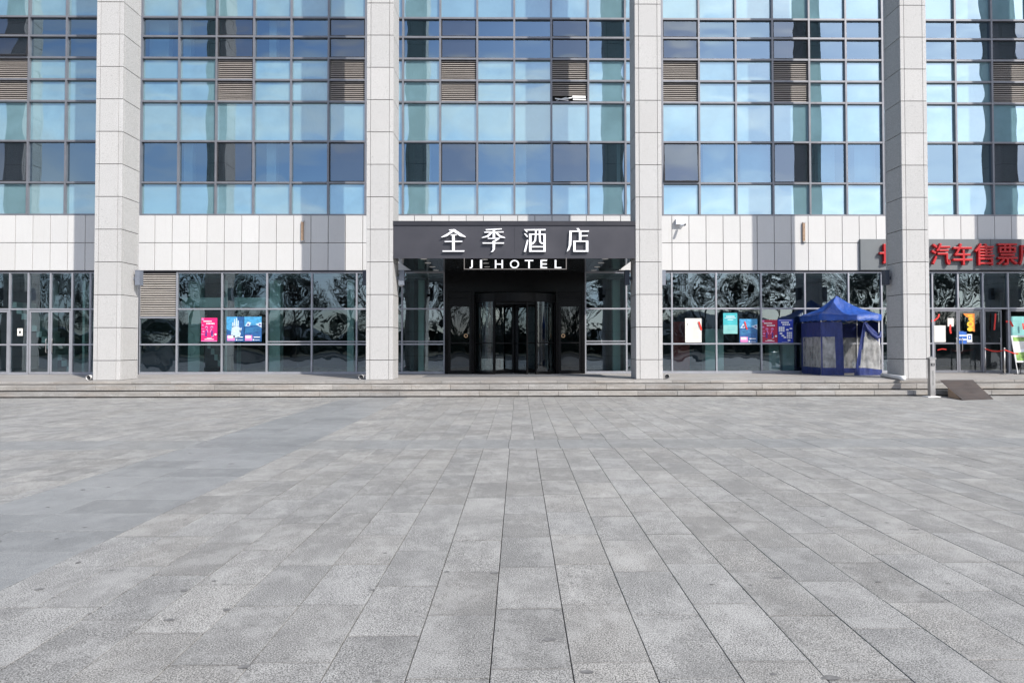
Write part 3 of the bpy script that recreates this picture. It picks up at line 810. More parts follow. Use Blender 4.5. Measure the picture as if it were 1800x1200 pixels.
for (pl, ys) in (((745, 752, 760, 766.5), (455, 462, 469, 475)), ((1063.7, 1056.6, 1050, 1044), (455, 462, 469, 475)), ((852, 854, 856), (456, 462.5, 469)), ((957, 956, 955), (456, 462.5, 469))):
    for px, py in zip(pl, ys):
        d = at(px, py, 1.0); t = (SOFF-H)/(d.z-H); X, Y = d.x*t, t
        if Y > D2-.3: Y = D2-.3
        b = MB(); b.lathe(X, Y, [(.095, SOFF-.012), (.11, SOFF-.006), (.11, SOFF-.001)], 16); b.build('downlight', M['downlight'], can)

hs = thing('hotel_sign', (0, YF-.03, zf0), 'large white raised Chinese characters of the hotel name on the charcoal canopy fascia', 'sign')
G = {
 'quan': [[(206,119),(223,110),(223,133),(152,182),(95,195),(95,188),(150,158)], [(222,110),(238,109),(352,185),(350,192),(292,181),(222,133)], [(174,112),(232,107),(232,117),(178,122)],
          [(188,173),(206,161),(252,161),(258,172)], [(208,172.2),(236,172.2),(236,232),(208,232)], [(208,242.2),(236,242.2),(236,332),(208,332)],
          [(130,233),(318,231),(314,242),(130,242)], [(110,332.2),(340,331),(334,345),(106,345)]],
 'ji': [[(562,108),(730,99),(735,109),(566,121)], [(548,134),(752,131),(752,142),(548,145)], [(636,145.2),(662,145.2),(662,199),(636,199)], [(636,117.5),(662,116),(662,132),(636,132.2)],
        [(610,145.3),(635,145.3),(590,190),(522,200),(522,193),(572,176)], [(663,145),(688,145),(722,176),(768,194),(768,201),(712,196)],
        [(585,200.5),(712,199),(708,209),(585,210)], [(684,209.5),(708,209.3),(670,234),(636,234),(650,226)],
        [(632,234.2),(664,234.2),(664,247.8),(632,247.8)], [(530,248),(757,248),(754,260),(530,260)], [(636,260.2),(662,260.2),(660,318),(640,345),(615,350),(632,332),(636,315)]],
 'jiu': [[(966,108),(983,108),(1006,134),(996,142)], [(966,153),(983,153),(1008,184),(998,192)], [(999,217),(1013,225),(987,345),(964,345)], [(985,108),(1195,106),(1193,120),(985,121)],
         [(1020,155),(1195,155),(1195,166),(1020,166)], [(1020,166.2),(1046,166.2),(1046,330),(1020,330)], [(1171,166.2),(1195,166.2),(1195,330),(1171,330)], [(1020,330.2),(1195,330.2),(1195,346),(1020,346)],
         [(1082,121.2),(1100,121.2),(1100,154.8),(1082,154.8)], [(1122,121.2),(1142,121.2),(1142,154.8),(1122,154.8)],
         [(1082,166.2),(1100,166.2),(1094,230),(1068,262),(1046.2,272),(1046.2,256),(1074,228)], [(1122,166.2),(1142,166.2),(1144,232),(1154,248),(1170.8,250),(1170.8,264),(1148,262),(1126,240)], [(1046.2,286),(1170.8,286),(1170.8,299),(1046.2,299)]],
 'dian': [[(1518,98),(1542,96),(1560,121.8),(1538,121.8)], [(1445,122),(1652,122),(1652,134),(1445,136)], [(1445,136.2),(1470,135.8),(1466,270),(1444,325),(1417,346),(1438,282)],
          [(1546,135.5),(1572,135.4),(1572,228),(1546,228)], [(1572.2,172),(1640,170),(1638,182),(1572.2,184)], [(1486,228.2),(1645,228.2),(1645,241),(1486,241)],
          [(1486,241.2),(1511,241.2),(1511,330),(1486,330)], [(1619,241.2),(1645,241.2),(1645,330),(1619,330)], [(1486,330.2),(1645,330.2),(1645,346),(1486,346)]]}
for ch in G.values():
    b = MB()
    for kk, poly in enumerate(ch):
        pts = []
        for zx, zy in poly:
            p = at(760+zx/6, 385+zy/6, YF-.09); pts.append((p.x, p.z))
        b.prism(pts, YF-.10-.0007*kk, YF-.035)
    b.build('raised_character', M['white'], hs)

def glyph(text, x0, x1, z0, z1, y, depth, mat, parent, name, offset=0.0, bevel=0.0, res=4, bres=1):
    cu = bpy.data.curves.new('t', 'FONT'); cu.body = text; cu.size = 1; cu.extrude = .5 if not bevel else .05; cu.offset = offset
    cu.bevel_depth = bevel; cu.bevel_resolution = bres; cu.resolution_u = res
    ob = bpy.data.objects.new('t', cu); C.objects.link(ob)
    dg = bpy.context.evaluated_depsgraph_get(); me = bpy.data.meshes.new_from_object(ob.evaluated_get(dg))
    bpy.data.objects.remove(ob); bpy.data.curves.remove(cu)
    vs = [v.co.copy() for v in me.vertices]
    ax, bx_ = min(v.x for v in vs), max(v.x for v in vs); ay, by = min(v.y for v in vs), max(v.y for v in vs); az, bz = min(v.z for v in vs), max(v.z for v in vs)
    b = MB()
    b.add([(x0+(v.x-ax)/(bx_-ax)*(x1-x0), y-(v.z-az)/(bz-az)*depth, z0+(v.y-ay)/(by-ay)*(z1-z0)) for v in vs], [tuple(p.vertices) for p in me.polygons])
    bpy.data.meshes.remove(me)
    return b.build(name, mat, parent, smooth=False)
# framed latin sign hanging under the canopy
YJ = D1-.01
ls = thing('hanging_sign', (0, YJ, SOFF-.02), 'black-backed open steel frame with white Latin letters hanging under the canopy edge', 'sign')
a, c = at(815.5, 473, YJ), at(996, 455, YJ); t = .012
b = MB(); b.box(a.x, c.x, YJ-.02, YJ+.02, a.z-t, a.z+t); b.box(a.x, a.x+2*t, YJ-.018, YJ+.018, a.z+t, SOFF-.002); b.box(c.x-2*t, c.x, YJ-.018, YJ+.018, a.z+t, SOFF-.002)
M['frame_grey'] = plain('weathered_frame', (.17, .155, .145), .5, .3); b.build('frame', M['frame_grey'], ls)
for chh, xa, xb in (('J', 392, 426), ('I', 503, 524), ('H', 660, 745), ('O', 818, 915), ('T', 975, 1065), ('E', 1140, 1210), ('L', 1290, 1360)):
    p0, p1 = at(760+xa/6, 385+520/6, YJ), at(760+xb/6, 385+432/6, YJ)
    glyph(chh, p0.x, p1.x, p0.z+.002, min(p1.z, SOFF-.012), YJ+.012, .03, M['white'], ls, 'letter', offset=.004)

# ------------------------------------------------------------------ ticket hall sign
YS = D2-.22
bs = thing('ticket_hall_sign', (at(1700, 450, YS).x, YS, at(1700, 474, YS).z), 'long grey board with red raised characters over the right-hand doors', 'sign')
z0, z1 = at(1700, 474.5, YS).z, at(1700, 420.3, YS).z
sxs = [at(1512.5, 450, YS).x, at(1600, 450, YS).x, at(1741.7, 450, YS).x, at(1850, 450, YS).x]
for a, c in zip(sxs, sxs[1:]):
    b = MB(); b.bevbox(a+.003, c-.003, YS, YS+.11, z0, z1, .006); b.build('board_panel', M['board'], bs)
for chh, xa, xb, ya, yb in (('长', 258, 470, 176, 388), ('途', 545, 745, 176, 395), ('汽', 802, 1000, 170, 398), ('车', 1030, 1228, 172, 400), ('售', 1258, 1460, 172, 402), ('票', 1496, 1703, 172, 400), ('厅', 1722, 1925, 190, 398)):
    p0, p1 = at(1500+xa/6, 400+yb/6, YS), at(1500+xb/6, 400+ya/6, YS)
    glyph(chh, p0.x, p1.x, p0.z, p1.z, YS-.03, .13, M['redletter'], bs, 'red_character', offset=.0, bevel=.013, bres=2)

# ------------------------------------------------------------------ posters on the glass
def poster(name, label, px0, px1, py0, py1, draw, mats, y=None, cat='poster', group=None):
    y = D2-.03 if y is None else y
    p0, p1 = at(px0, py1, y), at(px1, py0, y)
    b = MB(); W_, H_ = p1.x-p0.x, p1.z-p0.z
    n = 6   # slightly buckled sheet
    rr = random.Random(px0)
    for i in range(n):
        u0, u1 = i/n, (i+1)/n
        d0, d1_ = .006*math.sin(u0*7+px0), .006*math.sin(u1*7+px0)
        b.add([(p0.x+u0*W_, y+d0, p0.z),(p0.x+u1*W_, y+d1_, p0.z),(p0.x+u1*W_, y+d1_, p1.z),(p0.x+u0*W_, y+d0, p1.z),
               (p0.x+u0*W_, y+d0+.002, p0.z),(p0.x+u1*W_, y+d1_+.002, p0.z),(p0.x+u1*W_, y+d1_+.002, p1.z),(p0.x+u0*W_, y+d0+.002, p1.z)], [(0,1,2,3),(7,6,5,4)])
    def R_(u0, u1, v0, v1, mi, k=0):
        b.add([(p0.x+u0*W_, y-.009-k, p0.z+v0*H_),(p0.x+u1*W_, y-.009-k, p0.z+v0*H_),(p0.x+u1*W_, y-.009-k, p0.z+v1*H_),(p0.x+u0*W_, y-.009-k, p0.z+v1*H_)], [(0,1,2,3)], mi)
    def Pl(pts, mi, k=0):
        pts = [(p0.x+u*W_, y-.0095-k, p0.z+v*H_) for u, v in pts]
        ar = sum(pts[i][0]*pts[(i+1) % len(pts)][2]-pts[(i+1) % len(pts)][0]*pts[i][2] for i in range(len(pts)))
        if ar < 0: pts = pts[::-1]
        b.add(pts, [tuple(range(len(pts)))], mi)
    def El(cu, cv, ru, rv, mi, k=0, n=10): Pl([(cu+ru*math.cos(2*PI*i/n), cv+rv*math.sin(2*PI*i/n)) for i in range(n)], mi, k)
    draw(R_, Pl, El)
    o = b.build(name, mats); tag(o, label, cat, group); return o
def hands(R_, Pl, El):
    for i in range(7): R_(.15+i*.075, .2+i*.075, .83, .88, 1)
    for i in range(6): R_(.32+i*.09, .385+i*.09, .73, .78, 1)
    for s in (-1, 1):
        Pl([(.5+s*.04, .38), (.5+s*.09, .38), (.5+s*.22, .58), (.5+s*.15, .6)], 2); El(.5+s*.17, .6, .09, .06, 2)
        Pl([(.5+s*.12, .22), (.5+s*.25, .22), (.5+s*.22, .48), (.5+s*.14, .44)], 3)
    El(.1, .94, .08, .05, 2); El(.1, .69, .07, .03, 2); El(.15, .42, .07, .04, 2); El(.9, .3, .07, .04, 1); R_(0, .22, .29, .32, 2); R_(0, .2, .52, .54, 2)
    R_(.64, .68, .2, .3, 1); R_(.72, .76, .2, .3, 1); R_(.22, .8, .08, .105, 1); R_(.36, .66, .13, .15, 1); R_(0, 1, 0, .035, 2)
mg = [M['magenta'], M['white'], M['pink'], M['purple']]
poster('health_poster', 'bright magenta poster with two raised hands, taped to the left bay glass', 353.5, 382, 558.5, 600, hands, mg)
def hand(R_, Pl, El):
    Pl([(0, .5), (.45, .35), (.7, .7), (.6, 1), (0, 1)], 1)
    Pl([(.25, .15), (.3, .5), (.33, .62), (.7, .62), (.8, .5), (.82, .3), (.75, .15)], 2, .001)
    for u, v, hgt in ((.36, .58, .18), (.46, .6, .3), (.57, .62, .32), (.67, .6, .24)): Pl([(u-.045, v), (u+.045, v), (u+.04, v+hgt), (u-.02, v+hgt+.02)], 2, .001)
    Pl([(.78, .34), (.88, .52), (.84, .58), (.74, .44)], 2, .001)
    R_(.05, .48, .03, .25, 3, .0015); R_(.08, .4, .14, .23, 4, .002); R_(.62, .95, .16, .19, 4, .0015); R_(.55, .62, .04, .09, 4, .0015); R_(.66, .95, .05, .065, 4, .0015)
def eyes(R_, Pl, El):
    Pl([(0, .6), (.5, .66), (1, .62), (1, 1), (0, 1)], 1); Pl([(.05, .62), (.2, .8), (.4, .76), (.3, .62)], 2, .001); Pl([(.65, .7), (1, .78), (1, .55)], 2, .001)
    El(.22, .68, .07, .035, 5, .002); El(.9, .68, .07, .035, 5, .002)
    for i in range(4): Pl([(.05, .35+i*.05), (.95, .44+i*.05), (.95, .45+i*.05), (.05, .37+i*.05)], 1, .001)
    R_(.05, .46, .03, .25, 3, .0015); R_(.08, .38, .14, .23, 4, .002); R_(.55, .92, .16, .19, 4, .0015); R_(.5, .58, .04, .09, 4, .0015); R_(.62, .9, .05, .065, 4, .0015)
M['skyp'] = plain('sky_print', (.06, .30, .55), .5, var=.3, scale=9); M['palep'] = plain('pale_print', (.5, .62, .74), .5, var=.2, scale=20); M['deepp'] = plain('deep_blue_print', (.02, .10, .28), .5, var=.3, scale=12)
hm = [M['deepp'], M['skyp'], M['palep'], M['pink'], M['white'], M['purple']]
poster('hand_poster', 'blue poster of one raised palm, left half of the pair behind the left bay glass', 398, 429, 556.5, 600, hand, hm)
poster('eyes_poster', 'dark blue poster of a masked face, right half of the pair in the left bay', 429.4, 460, 556.5, 600, eyes, hm)
def notice(R_, Pl, El):
    for i in range(17): R_(.1, .9 if i % 4 else .7, .1+i*.05, .106+i*.05, 1)
    R_(.13, .16, .72, .78, 2)
M['faint'] = plain('faint_print', (.5, .49, .46), .8)
o = poster('paper_notice', 'plain cream notice sheet alone in the first big pane right of the entrance', 1204.5, 1233, 559.5, 601.5, notice, [M['paper'], M['faint'], M['gasket']])
def teal(R_, Pl, El):
    R_(0, 1, 0, .42, 1); R_(.2, .8, .82, .85, 2); R_(.1, .9, .74, .76, 2); R_(.3, .7, .66, .68, 2); R_(.3, .85, .3, .32, 0, .001); R_(.3, .8, .2, .22, 0, .001)
M['tealpale'] = plain('pale_teal_print', (.22, .52, .50), .5, var=.1)
poster('teal_poster', 'teal poster hung higher than its neighbours in the right bay', 1271.5, 1296, 550, 586.5, teal, [M['tealp'], M['tealpale'], M['white']])
poster('masked_face_poster', 'blue masked face poster with a red ribbon, between the teal and red posters', 1300, 1331, 560.5, 602.5, eyes, hm)
poster('red_hands_poster', 'dark red poster with two raised hands beside the navy poster', 1339, 1366.5, 562, 603, hands, [M['darkred'], M['white'], M['pink'], M['purple']])
def navy(R_, Pl, El):
    R_(.06, .9, .95, .965, 1)
    for i in range(4): R_(.22+i*.13, .32+i*.13, .84, .9, 1)
    for i in range(4): R_(.3+i*.13, .4+i*.13, .75, .81, 1)
    for i in range(3):
        for j in range(3): R_(.06+i*.13, .17+i*.13, .5+j*.07, .555+j*.07, 1)
        for j in range(4): R_(.58+i*.12, .68+i*.12, .22+j*.07, .27+j*.07, 1)
    for u, v in ((.62, .57), (.85, .62), (.2, .42), (.32, .33), (.45, .26), (.72, .14)): El(u, v, .1, .035, 1)
    R_(.25, .7, .06, .07, 1)
poster('navy_poster', 'deep blue poster full of white speech bubbles beside the tent', 1367.5, 1394, 561, 604, navy, [M['navyp'], M['white']])
def ribbon(label, pts, wd=.05, y=D2-.06):
    b = MB(); P = [at(x, yy, y) for x, yy in pts]
    for i, (p, q) in enumerate(zip(P, P[1:])):
        d = (q-p); n = Vector((-d.z, 0, d.x)); n.normalize(); n *= wd/2; s = .012*(1 if i % 2 else -1)
        b.add([p+n, p-n, q-n+Vector((0,s,0)), q+n+Vector((0,s,0)), p+n+Vector((0,.004,0)), p-n+Vector((0,.004,0)), q-n+Vector((0,s+.004,0)), q+n+Vector((0,s+.004,0))],
              [(0,1,2,3),(7,6,5,4),(0,4,5,1),(1,5,6,2),(2,6,7,3),(3,7,4,0)])
    tag(b.build('red_ribbon', M['ribbon']), label, 'ribbon', 'red ribbons tied on the glass and doors')
ribbon('red ribbon stuck at the top corner of the cream notice', [(1228.5, 565), (1231, 573), (1233, 580)], .07); 
ribbon('red ribbon across the masked face poster in the right bay', [(1309, 565), (1311, 572), (1313.5, 579)], .05)
YD = D2-.06
ribbon('red ribbon at top left of the first ticket hall door', [(1651, 552), (1649, 558), (1643, 563), (1637, 564)], .06, YD)
ribbon('red ribbon dangling under the small sheet on the first ticket hall door', [(1671, 570), (1670, 578), (1672, 586)], .07, YD)
ribbon('red ribbon hanging on the half open ticket hall door', [(1750, 551), (1749, 566), (1748, 580)], .06, D2-.16)
ribbon('red ribbon tied by the handle of the third door pair', [(1768, 565), (1776, 565), (1781, 574)], .08, YD)
ribbon('red ribbon at the right frame edge on the last door', [(1798, 568), (1799, 579)], .06, YD)
ribbon('low red ribbon on the first ticket hall door', [(1648, 615), (1656, 613), (1664, 614)], .03, YD)
none = lambda R_, Pl, El: None
YDP = D2-.055
def ln(R_, Pl, El):
    for i in range(8): R_(.12, .88, .12+i*.1, .125+i*.1, 1)
poster('large_notice', 'large white sheet low on the first ticket hall door', 1642.5, 1662, 572, 601, ln, [M['paper'], M['faint']], YDP)
poster('small_notice', 'small white sheet high on the first ticket hall door', 1666, 1676.5, 559, 573.5, ln, [M['paper'], M['faint']], YDP)
def fu(R_, Pl, El):
    Pl([(0,1),(1,1),(1,0),(.7,.05),(.75,.75),(.3,.8)], 1)
    El(.62, .42, .3, .17, 2, .001); El(.66, .7, .22, .12, 2, .001); El(.58, .14, .25, .12, 2, .001); El(.62, .42, .16, .09, 1, .002); R_(.4, .8, .86, .93, 2, .001); R_(.45, .75, .66, .7, 1, .002)
poster('fortune_poster', 'gold and red new year paper cutting on the second ticket hall door', 1693, 1713, 551, 583, fu, [M['doorglass'], M['orange'], M['yellow']], YDP, 'decoration')
def bluesign(R_, Pl, El):
    R_(.0, 1, .62, .7, 1); R_(0, 1, .3, .38, 1)
poster('blue_notice', 'blue and white striped notice left of the door code sheet', 1686, 1699, 582, 604, bluesign, [M['bluep'], M['white']], YDP)
def bs2(R_, Pl, El):
    R_(.2, .8, .3, .85, 1); El(.5, .65, .12, .07, 0, .001); R_(.42, .58, .42, .58, 0, .001)
poster('white_door_notice', 'white sheet with a blue square, right of the blue notice on the door', 1699.8, 1708.6, 587, 601, bs2, [M['white'], M['bluep']], YDP)
poster('pale_blind_sheet', 'broad pale sheet covering the upper glass of the far right door', 1777, 1800, 556, 598, ln, [M['tealpale'], M['faint']], D2+.06)
poster('door_code_sheet', 'small white notice on the narrow pane left of the left glass doors', 30.5, 40, 577, 590, lambda R_, Pl, El: El(.5, .5, .2, .18, 1), [M['paper'], M['gasket']])

# ------------------------------------------------------------------ tent on the platform
TX0, TX1, TY0, TY1 = 10.93, 13.13, 25.72, 27.45
tent = thing('pop_up_tent', ((TX0+TX1)/2, (TY0+TY1)/2, ZP), 'blue pop-up tent with clear window walls and its front flap open', 'tent')
ZE, ZV, ZK = 2.66, 2.43, at(1474, 519.5, 26.6).z
apex = Vector(((TX0+TX1)/2-.12, (TY0+TY1)/2, ZK))
roof = MB(); roof.smooth = True
N = 12
def eave(t):   # t in 0..4 round the square, small overhang
    o_ = .05; P = [(TX0-o_, TY0-o_), (TX1+o_-.04, TY0-o_), (TX1+o_-.04, TY1+o_), (TX0-o_, TY1+o_)]
    i = int(t) % 4; f = t-int(t); a, c = P[i], P[(i+1) % 4]
    sag = .05*math.sin(PI*f)
    return Vector((a[0]+(c[0]-a[0])*f, a[1]+(c[1]-a[1])*f, ZE-sag*.5))
rings = 8
for r in range(rings+1):
    s = r/rings
    for k in range(4*N):
        e = eave(k/N); f = (k/N) % 1
        p = apex.lerp(e, s)
        p.z += -.26*math.sin(PI*s)*(1-.25*abs(2*f-1)) * 1.0 * (.6+.4*math.sin(PI*f)) + .014*math.sin(k*2.3+s*9)*s
        roof.v.append(tuple(p))
for r in range(rings):
    for k in range(4*N):
        k2 = (k+1) % (4*N); roof.f.append((r*4*N+k, (r+1)*4*N+k, (r+1)*4*N+k2, r*4*N+k2)); roof.m.append(0)
base = len(roof.v)
for k in range(4*N):
    e = eave(k/N); roof.v.append((e.x+.012*math.sin(k*1.9), e.y+.012*math.cos(k*1.3), ZV+.018*math.sin(k*2.1)))
for k in range(4*N):
    k2 = (k+1) % (4*N); roof.f.append((rings*4*N+k, base+k, base+k2, rings*4*N+k2)); roof.m.append(0)
roof.build('canopy', M['bluefab'], tent, True)
for (x, y) in ((TX0+.03, TY0+.03), (TX1-.06, TY0+.03), (TX0+.03, TY1-.03), (TX1-.06, TY1-.03)):
    b = MB(); b.box(x-.016, x+.016, y-.016, y+.016, ZP, ZE-.04); b.box(x-.04, x+.04, y-.04, y+.04, ZP+.001, ZP+.012); b.build('leg', M['whitepaint'], tent)
b = MB()
for (ya) in (TY0+.03, TY1-.03):
    for k in range(4):
        xa, xb = TX0+.03+(TX1-TX0-.09)*k/4, TX0+.03+(TX1-TX0-.09)*(k+1)/4
        za, zb_ = (2.36, 2.56) if k % 2 else (2.56, 2.36)
        b.tube([(xa, ya, za), (xb, ya, zb_)], .009, 6); b.tube([(xa, ya+.02, zb_), (xb, ya+.02, za)], .009, 6)
tag(b.build('scissor_bars', M['steel'], tent), kind='stuff')
def curtain(name, pts_top, pts_bot, rows, mats, rowm, nx=14, wob=.015, seed=1):
    """hanging sheet between a top and a bottom line; rowm gives the material of each row band"""
    b = MB(); r = random.Random(seed); ph = r.random()*5; b.smooth = True
    def on(line, u):
        t = u*(len(line)-1); i = min(int(t), len(line)-2); return Vector(line[i]).lerp(Vector(line[i+1]), t-i)
    vs = [(i, j) for j in rows for i in range(nx+1)]
    for j in rows:
        for i in range(nx+1):
            u = i/nx; p = on(pts_top, u).lerp(on(pts_bot, u), j)
            n_ = wob*(math.sin(u*17+ph+j*3)+.6*math.sin(u*31-j*7+ph))
            d = on(pts_top, 1)-on(pts_top, 0); nn = Vector((-d.y, d.x, 0)); nn.normalize()
            b.v.append(tuple(p+nn*n_))
    for j in range(len(rows)-1):
        for i in range(nx):
            a = j*(nx+1)+i; b.f.append((a, a+1, a+nx+2, a+nx+1)); b.m.append(rowm(i/nx, (rows[j]+rows[j+1])/2))
    return b.build(name, mats, tent, True)
RW = [0, .06, .12, .18, .24, .28, .34, .4, .46, .52, .58, .64, .7, .76, .82, .86, .9, .95, 1]
ZT = 2.38
fb = [M['navyfab'], M['vinyl']]
wall = lambda u, v: 1 if (.26 < v < .86 and .06 < u < .94) else 0
curtain('side_wall', [(TX0, TY1, ZT), (TX0, TY0, ZT)], [(TX0-.02, TY1, ZP+.01), (TX0, TY0, ZP+.01)], RW, fb, wall, 14, .008, 2)
curtain('back_wall', [(TX0, TY1, ZT), (TX1, TY1, ZT-.02)], [(TX0, TY1, ZP+.01), (TX1, TY1, ZP+.01)], RW, fb, lambda u, v: 1 if (.30 < v < .9 and .04 < u < .97) else 0, 16, .008, 3)
curtain('side_wall', [(TX1-.02, TY0, ZT), (TX1-.02, TY1, ZT)], [(TX1, TY0, ZP+.01), (TX1, TY1, ZP+.01)], RW, fb, wall, 14, .008, 4)
# front: left panel hangs closed, right flap is drawn back
xa = TX0+.80
curtain('front_flap', [(TX0, TY0, ZT), (xa, TY0, ZT)], [(TX0, TY0-.02, ZP+.005), (xa+.02, TY0-.05, ZP+.005)], RW, fb, lambda u, v: 1 if (.26 < v < .87 and u < .60 and u > .03) else 0, 14, .014, 5)
xb = TX0+1.56
curtain('front_flap', [(xb, TY0, ZT), (xb+.12, TY0-.02, ZT-.02), (TX1, TY0, ZT-.55)], [(TX0+1.18, TY0-.05, ZP+.005), (xb, TY0-.08, ZP+.005), (TX1+.0, TY0-.02, ZP+.005)], RW, fb,
        lambda u, v: 1 if (.2 < v < .86 and u > .33 - .2*v) else 0, 18, .022, 6)
# bunched cloth hanging from the tied corner
b = MB(); b.smooth = True
sp_ = [(xb+.02, TY0-.04, ZT), (xb+.12, TY0-.06, 2.12), (xb+.28, TY0-.07, 1.92), (xb+.45, TY0-.06, 1.80), (TX1-.06, TY0-.05, 1.86), (TX1-.02, TY0-.04, 2.05)]
b.tube(sp_, [.015, .05, .07, .075, .06, .02], 8); b.build('tied_back_cloth', M['navyfab'], tent, True)

# ------------------------------------------------------------------ small fixtures
def drain(px, py, s, label):
    Y = D1+.12; p = at(px, py, Y); z = ZP; x = p.x
    e = thing('drain_spout', (x, Y, z), label, 'pipe', 'white drain spouts at column feet')
    b = MB(); b.tube([(x-s*.12, Y+.35, z+.08), (x-s*.02, Y+.12, z+.09), (x, Y, z+.09), (x+s*.0, Y-.08, z+.085)], [.055, .07, .078, .078], 14, cap=False); b.smooth = True
    b.build('pipe', M['whitepaint'], e, True)
    b = MB(); b.tube([(x, Y-.03, z+.087), (x, Y-.02, z+.087)], .066, 14); b.build('dark_mouth', M['gasket'], e)
    return e
drain(157.5, 663, 1, 'white drain spout left of the leftmost column foot')
drain(635.5, 664, 1, 'white drain spout left of the column beside the entrance')
drain(1172, 664, -1, 'white drain spout right of the column on the entrance right')
b = MB(); p0, p1 = ground_at(1551, 659, ZP+.07), ground_at(1588, 664.5, ZP+.07)
b.smooth = True; b.tube([p0, p0.lerp(p1, .9), p1], [.07, .07, .08], 14); e = b.build('drain_pipe', M['whitepaint'], None, True); tag(e, 'long white drain pipe lying by the foot of the fourth column', 'pipe')
# band mounted light tubes
def tube_lamp(px, y0, y1, label):
    Y = D2-.16; p = at(px, y1, Y); q = at(px, y0, Y)
    e = thing('wall_tube', (p.x, Y, p.z), label, 'wall lamp', 'narrow upright lamp tubes on the stone band')
    b = MB(); b.box(p.x-.045, p.x+.045, Y-.03, Y+.03, p.z+.03, q.z-.03); b.build('housing', M['rust'], e)
    for z in (p.z, q.z-.05):
        b = MB(); b.box(p.x-.03, p.x+.075, Y-.035, D2-.114, z, z+.045); b.build('bracket', M['steel'], e)
tube_lamp(531.5, 388, 425, 'narrow rusty lamp tube on the stone band, left of the canopy')
tube_lamp(1413, 390, 426, 'narrow beige lamp tube on the stone band, above the tent')
# CCTV camera
Y = D2-.30; p = at(1197, 392, Y)
cc = thing('security_camera', (p.x, D2-.114, p.z), 'white security camera on a white box on the stone band right of the canopy', 'camera')
b = MB(); b.bevbox(p.x-.18, p.x+.15, Y+.02, D2-.115, p.z-.05, p.z+.17, .01); b.build('junction_box', M['white'], cc)
b = MB(); b.smooth = True; b.tube([(p.x-.02, Y+.04, p.z-.13), (p.x+.05, Y-.12, p.z-.11), (p.x+.10, Y-.24, p.z-.10)], [.045, .05, .05], 12); b.build('camera_body', M['white'], cc, True)
b = MB(); b.tube([(p.x+.10, Y-.245, p.z-.10), (p.x+.105, Y-.255, p.z-.10)], .04, 12); b.build('lens', M['gasket'], cc)
b = MB(); b.tube([(p.x, Y+.08, p.z-.05), (p.x+.01, Y+.0, p.z-.10)], .02, 8); b.build('bracket', M['whitepaint'], cc)
# dome lamp on a pipe beside column 2
Y = D2-.35; p = at(705, 497, Y)
e = thing('dome_camera', (p.x, Y, p.z), 'small white dome camera on a thin pole beside the left entrance column', 'camera')
b = MB(); b.lathe(p.x, Y, [(.02, p.z-.14), (.09, p.z-.12), (.11, p.z-.02), (.11, p.z+.08), (.06, p.z+.16), (.02, p.z+.18)], 16); b.build('dome', M['whitepaint'], e, True)
b = MB(); b.tube([(p.x, Y, p.z+.17), (p.x, Y, p.z+.42), (p.x, D2-.07, p.z+.42)], .018, 8); b.build('pole', M['steel'], e)

# stainless bollard
g0 = ground_at(1640.5, 698, 0)
bo = thing('bollard', g0, 'square stainless steel post with a wide foot plate before the steps, left of the ramp', 'bollard')
x, y = g0.x, g0.y+.08; h = 1.13
b = MB(); b.box(x-.075, x+.075, y-.075, y+.075, .03, h); b.build('post', M['steel'], bo)
b = MB(); b.box(x-.10, x+.10, y-.10, y+.10, h+.001, h+.03); b.add([(x-.10,y-.10,h+.0305),(x+.10,y-.10,h+.0305),(x+.10,y+.10,h+.0305),(x-.10,y+.10,h+.0305),(x,y,h+.085)], [(0,1,4),(1,2,4),(2,3,4),(3,0,4)]); b.build('cap', M['steel'], bo)
b = MB(); b.box(x-.19, x+.19, y-.15, y+.15, .003, .03); b.build('foot_plate', M['whitepaint'], bo)
b = MB(); b.box(x-.05, x+.05, y-.09, y-.0855, h-.2, h-.12); b.box(x-.025, x+.025, y-.092, y-.0902, h-.175, h-.145, 1); b.build('lock_plate', [M['gasket'], M['steel']], bo)
b = MB()
rr = random.Random(4)
for k in range(8):
    zc = h-.36-k*.055
    for q in range(4): b.box(x-.022+rr.uniform(0, .02), x+.004+rr.uniform(0, .02), y-.088, y-.0855, zc-.02+q*.01, zc-.015+q*.01)
b.build('engraved_marks', M['gasket'], bo)

# ramp plate
tl, tr_ = ground_at(1652.5, 667.6, ZP+.03), ground_at(1710.5, 667.6, ZP+.03)
bl_, br = ground_at(1692, 702.5, .015), ground_at(1746, 700.5, .015)
rp = thing('ramp', ((bl_.x+br.x)/2, bl_.y, 0), 'rusty dark metal plate ramp laid over the steps before the ticket hall', 'ramp')
b = MB(); dn = Vector((0, 0, -.018))
n = 6; top = [(bl_.lerp(tl, i/n), br.lerp(tr_, i/n)) for i in range(n+1)]
for i in range(n):
    a, c = top[i]; d, f = top[i+1]
    k1 = .012*math.sin(PI*i/n); k2 = .012*math.sin(PI*(i+1)/n); u1, u2 = Vector((0,0,-k1)), Vector((0,0,-k2))
    b.add([a+u1, c+u1, f+u2, d+u2, a+u1+dn, c+u1+dn, f+u2+dn, d+u2+dn], [(0,1,2,3),(7,6,5,4),(0,4,5,1),(1,5,6,2),(2,6,7,3),(3,7,4,0)])
b.build('plate', M['ramp'], rp)
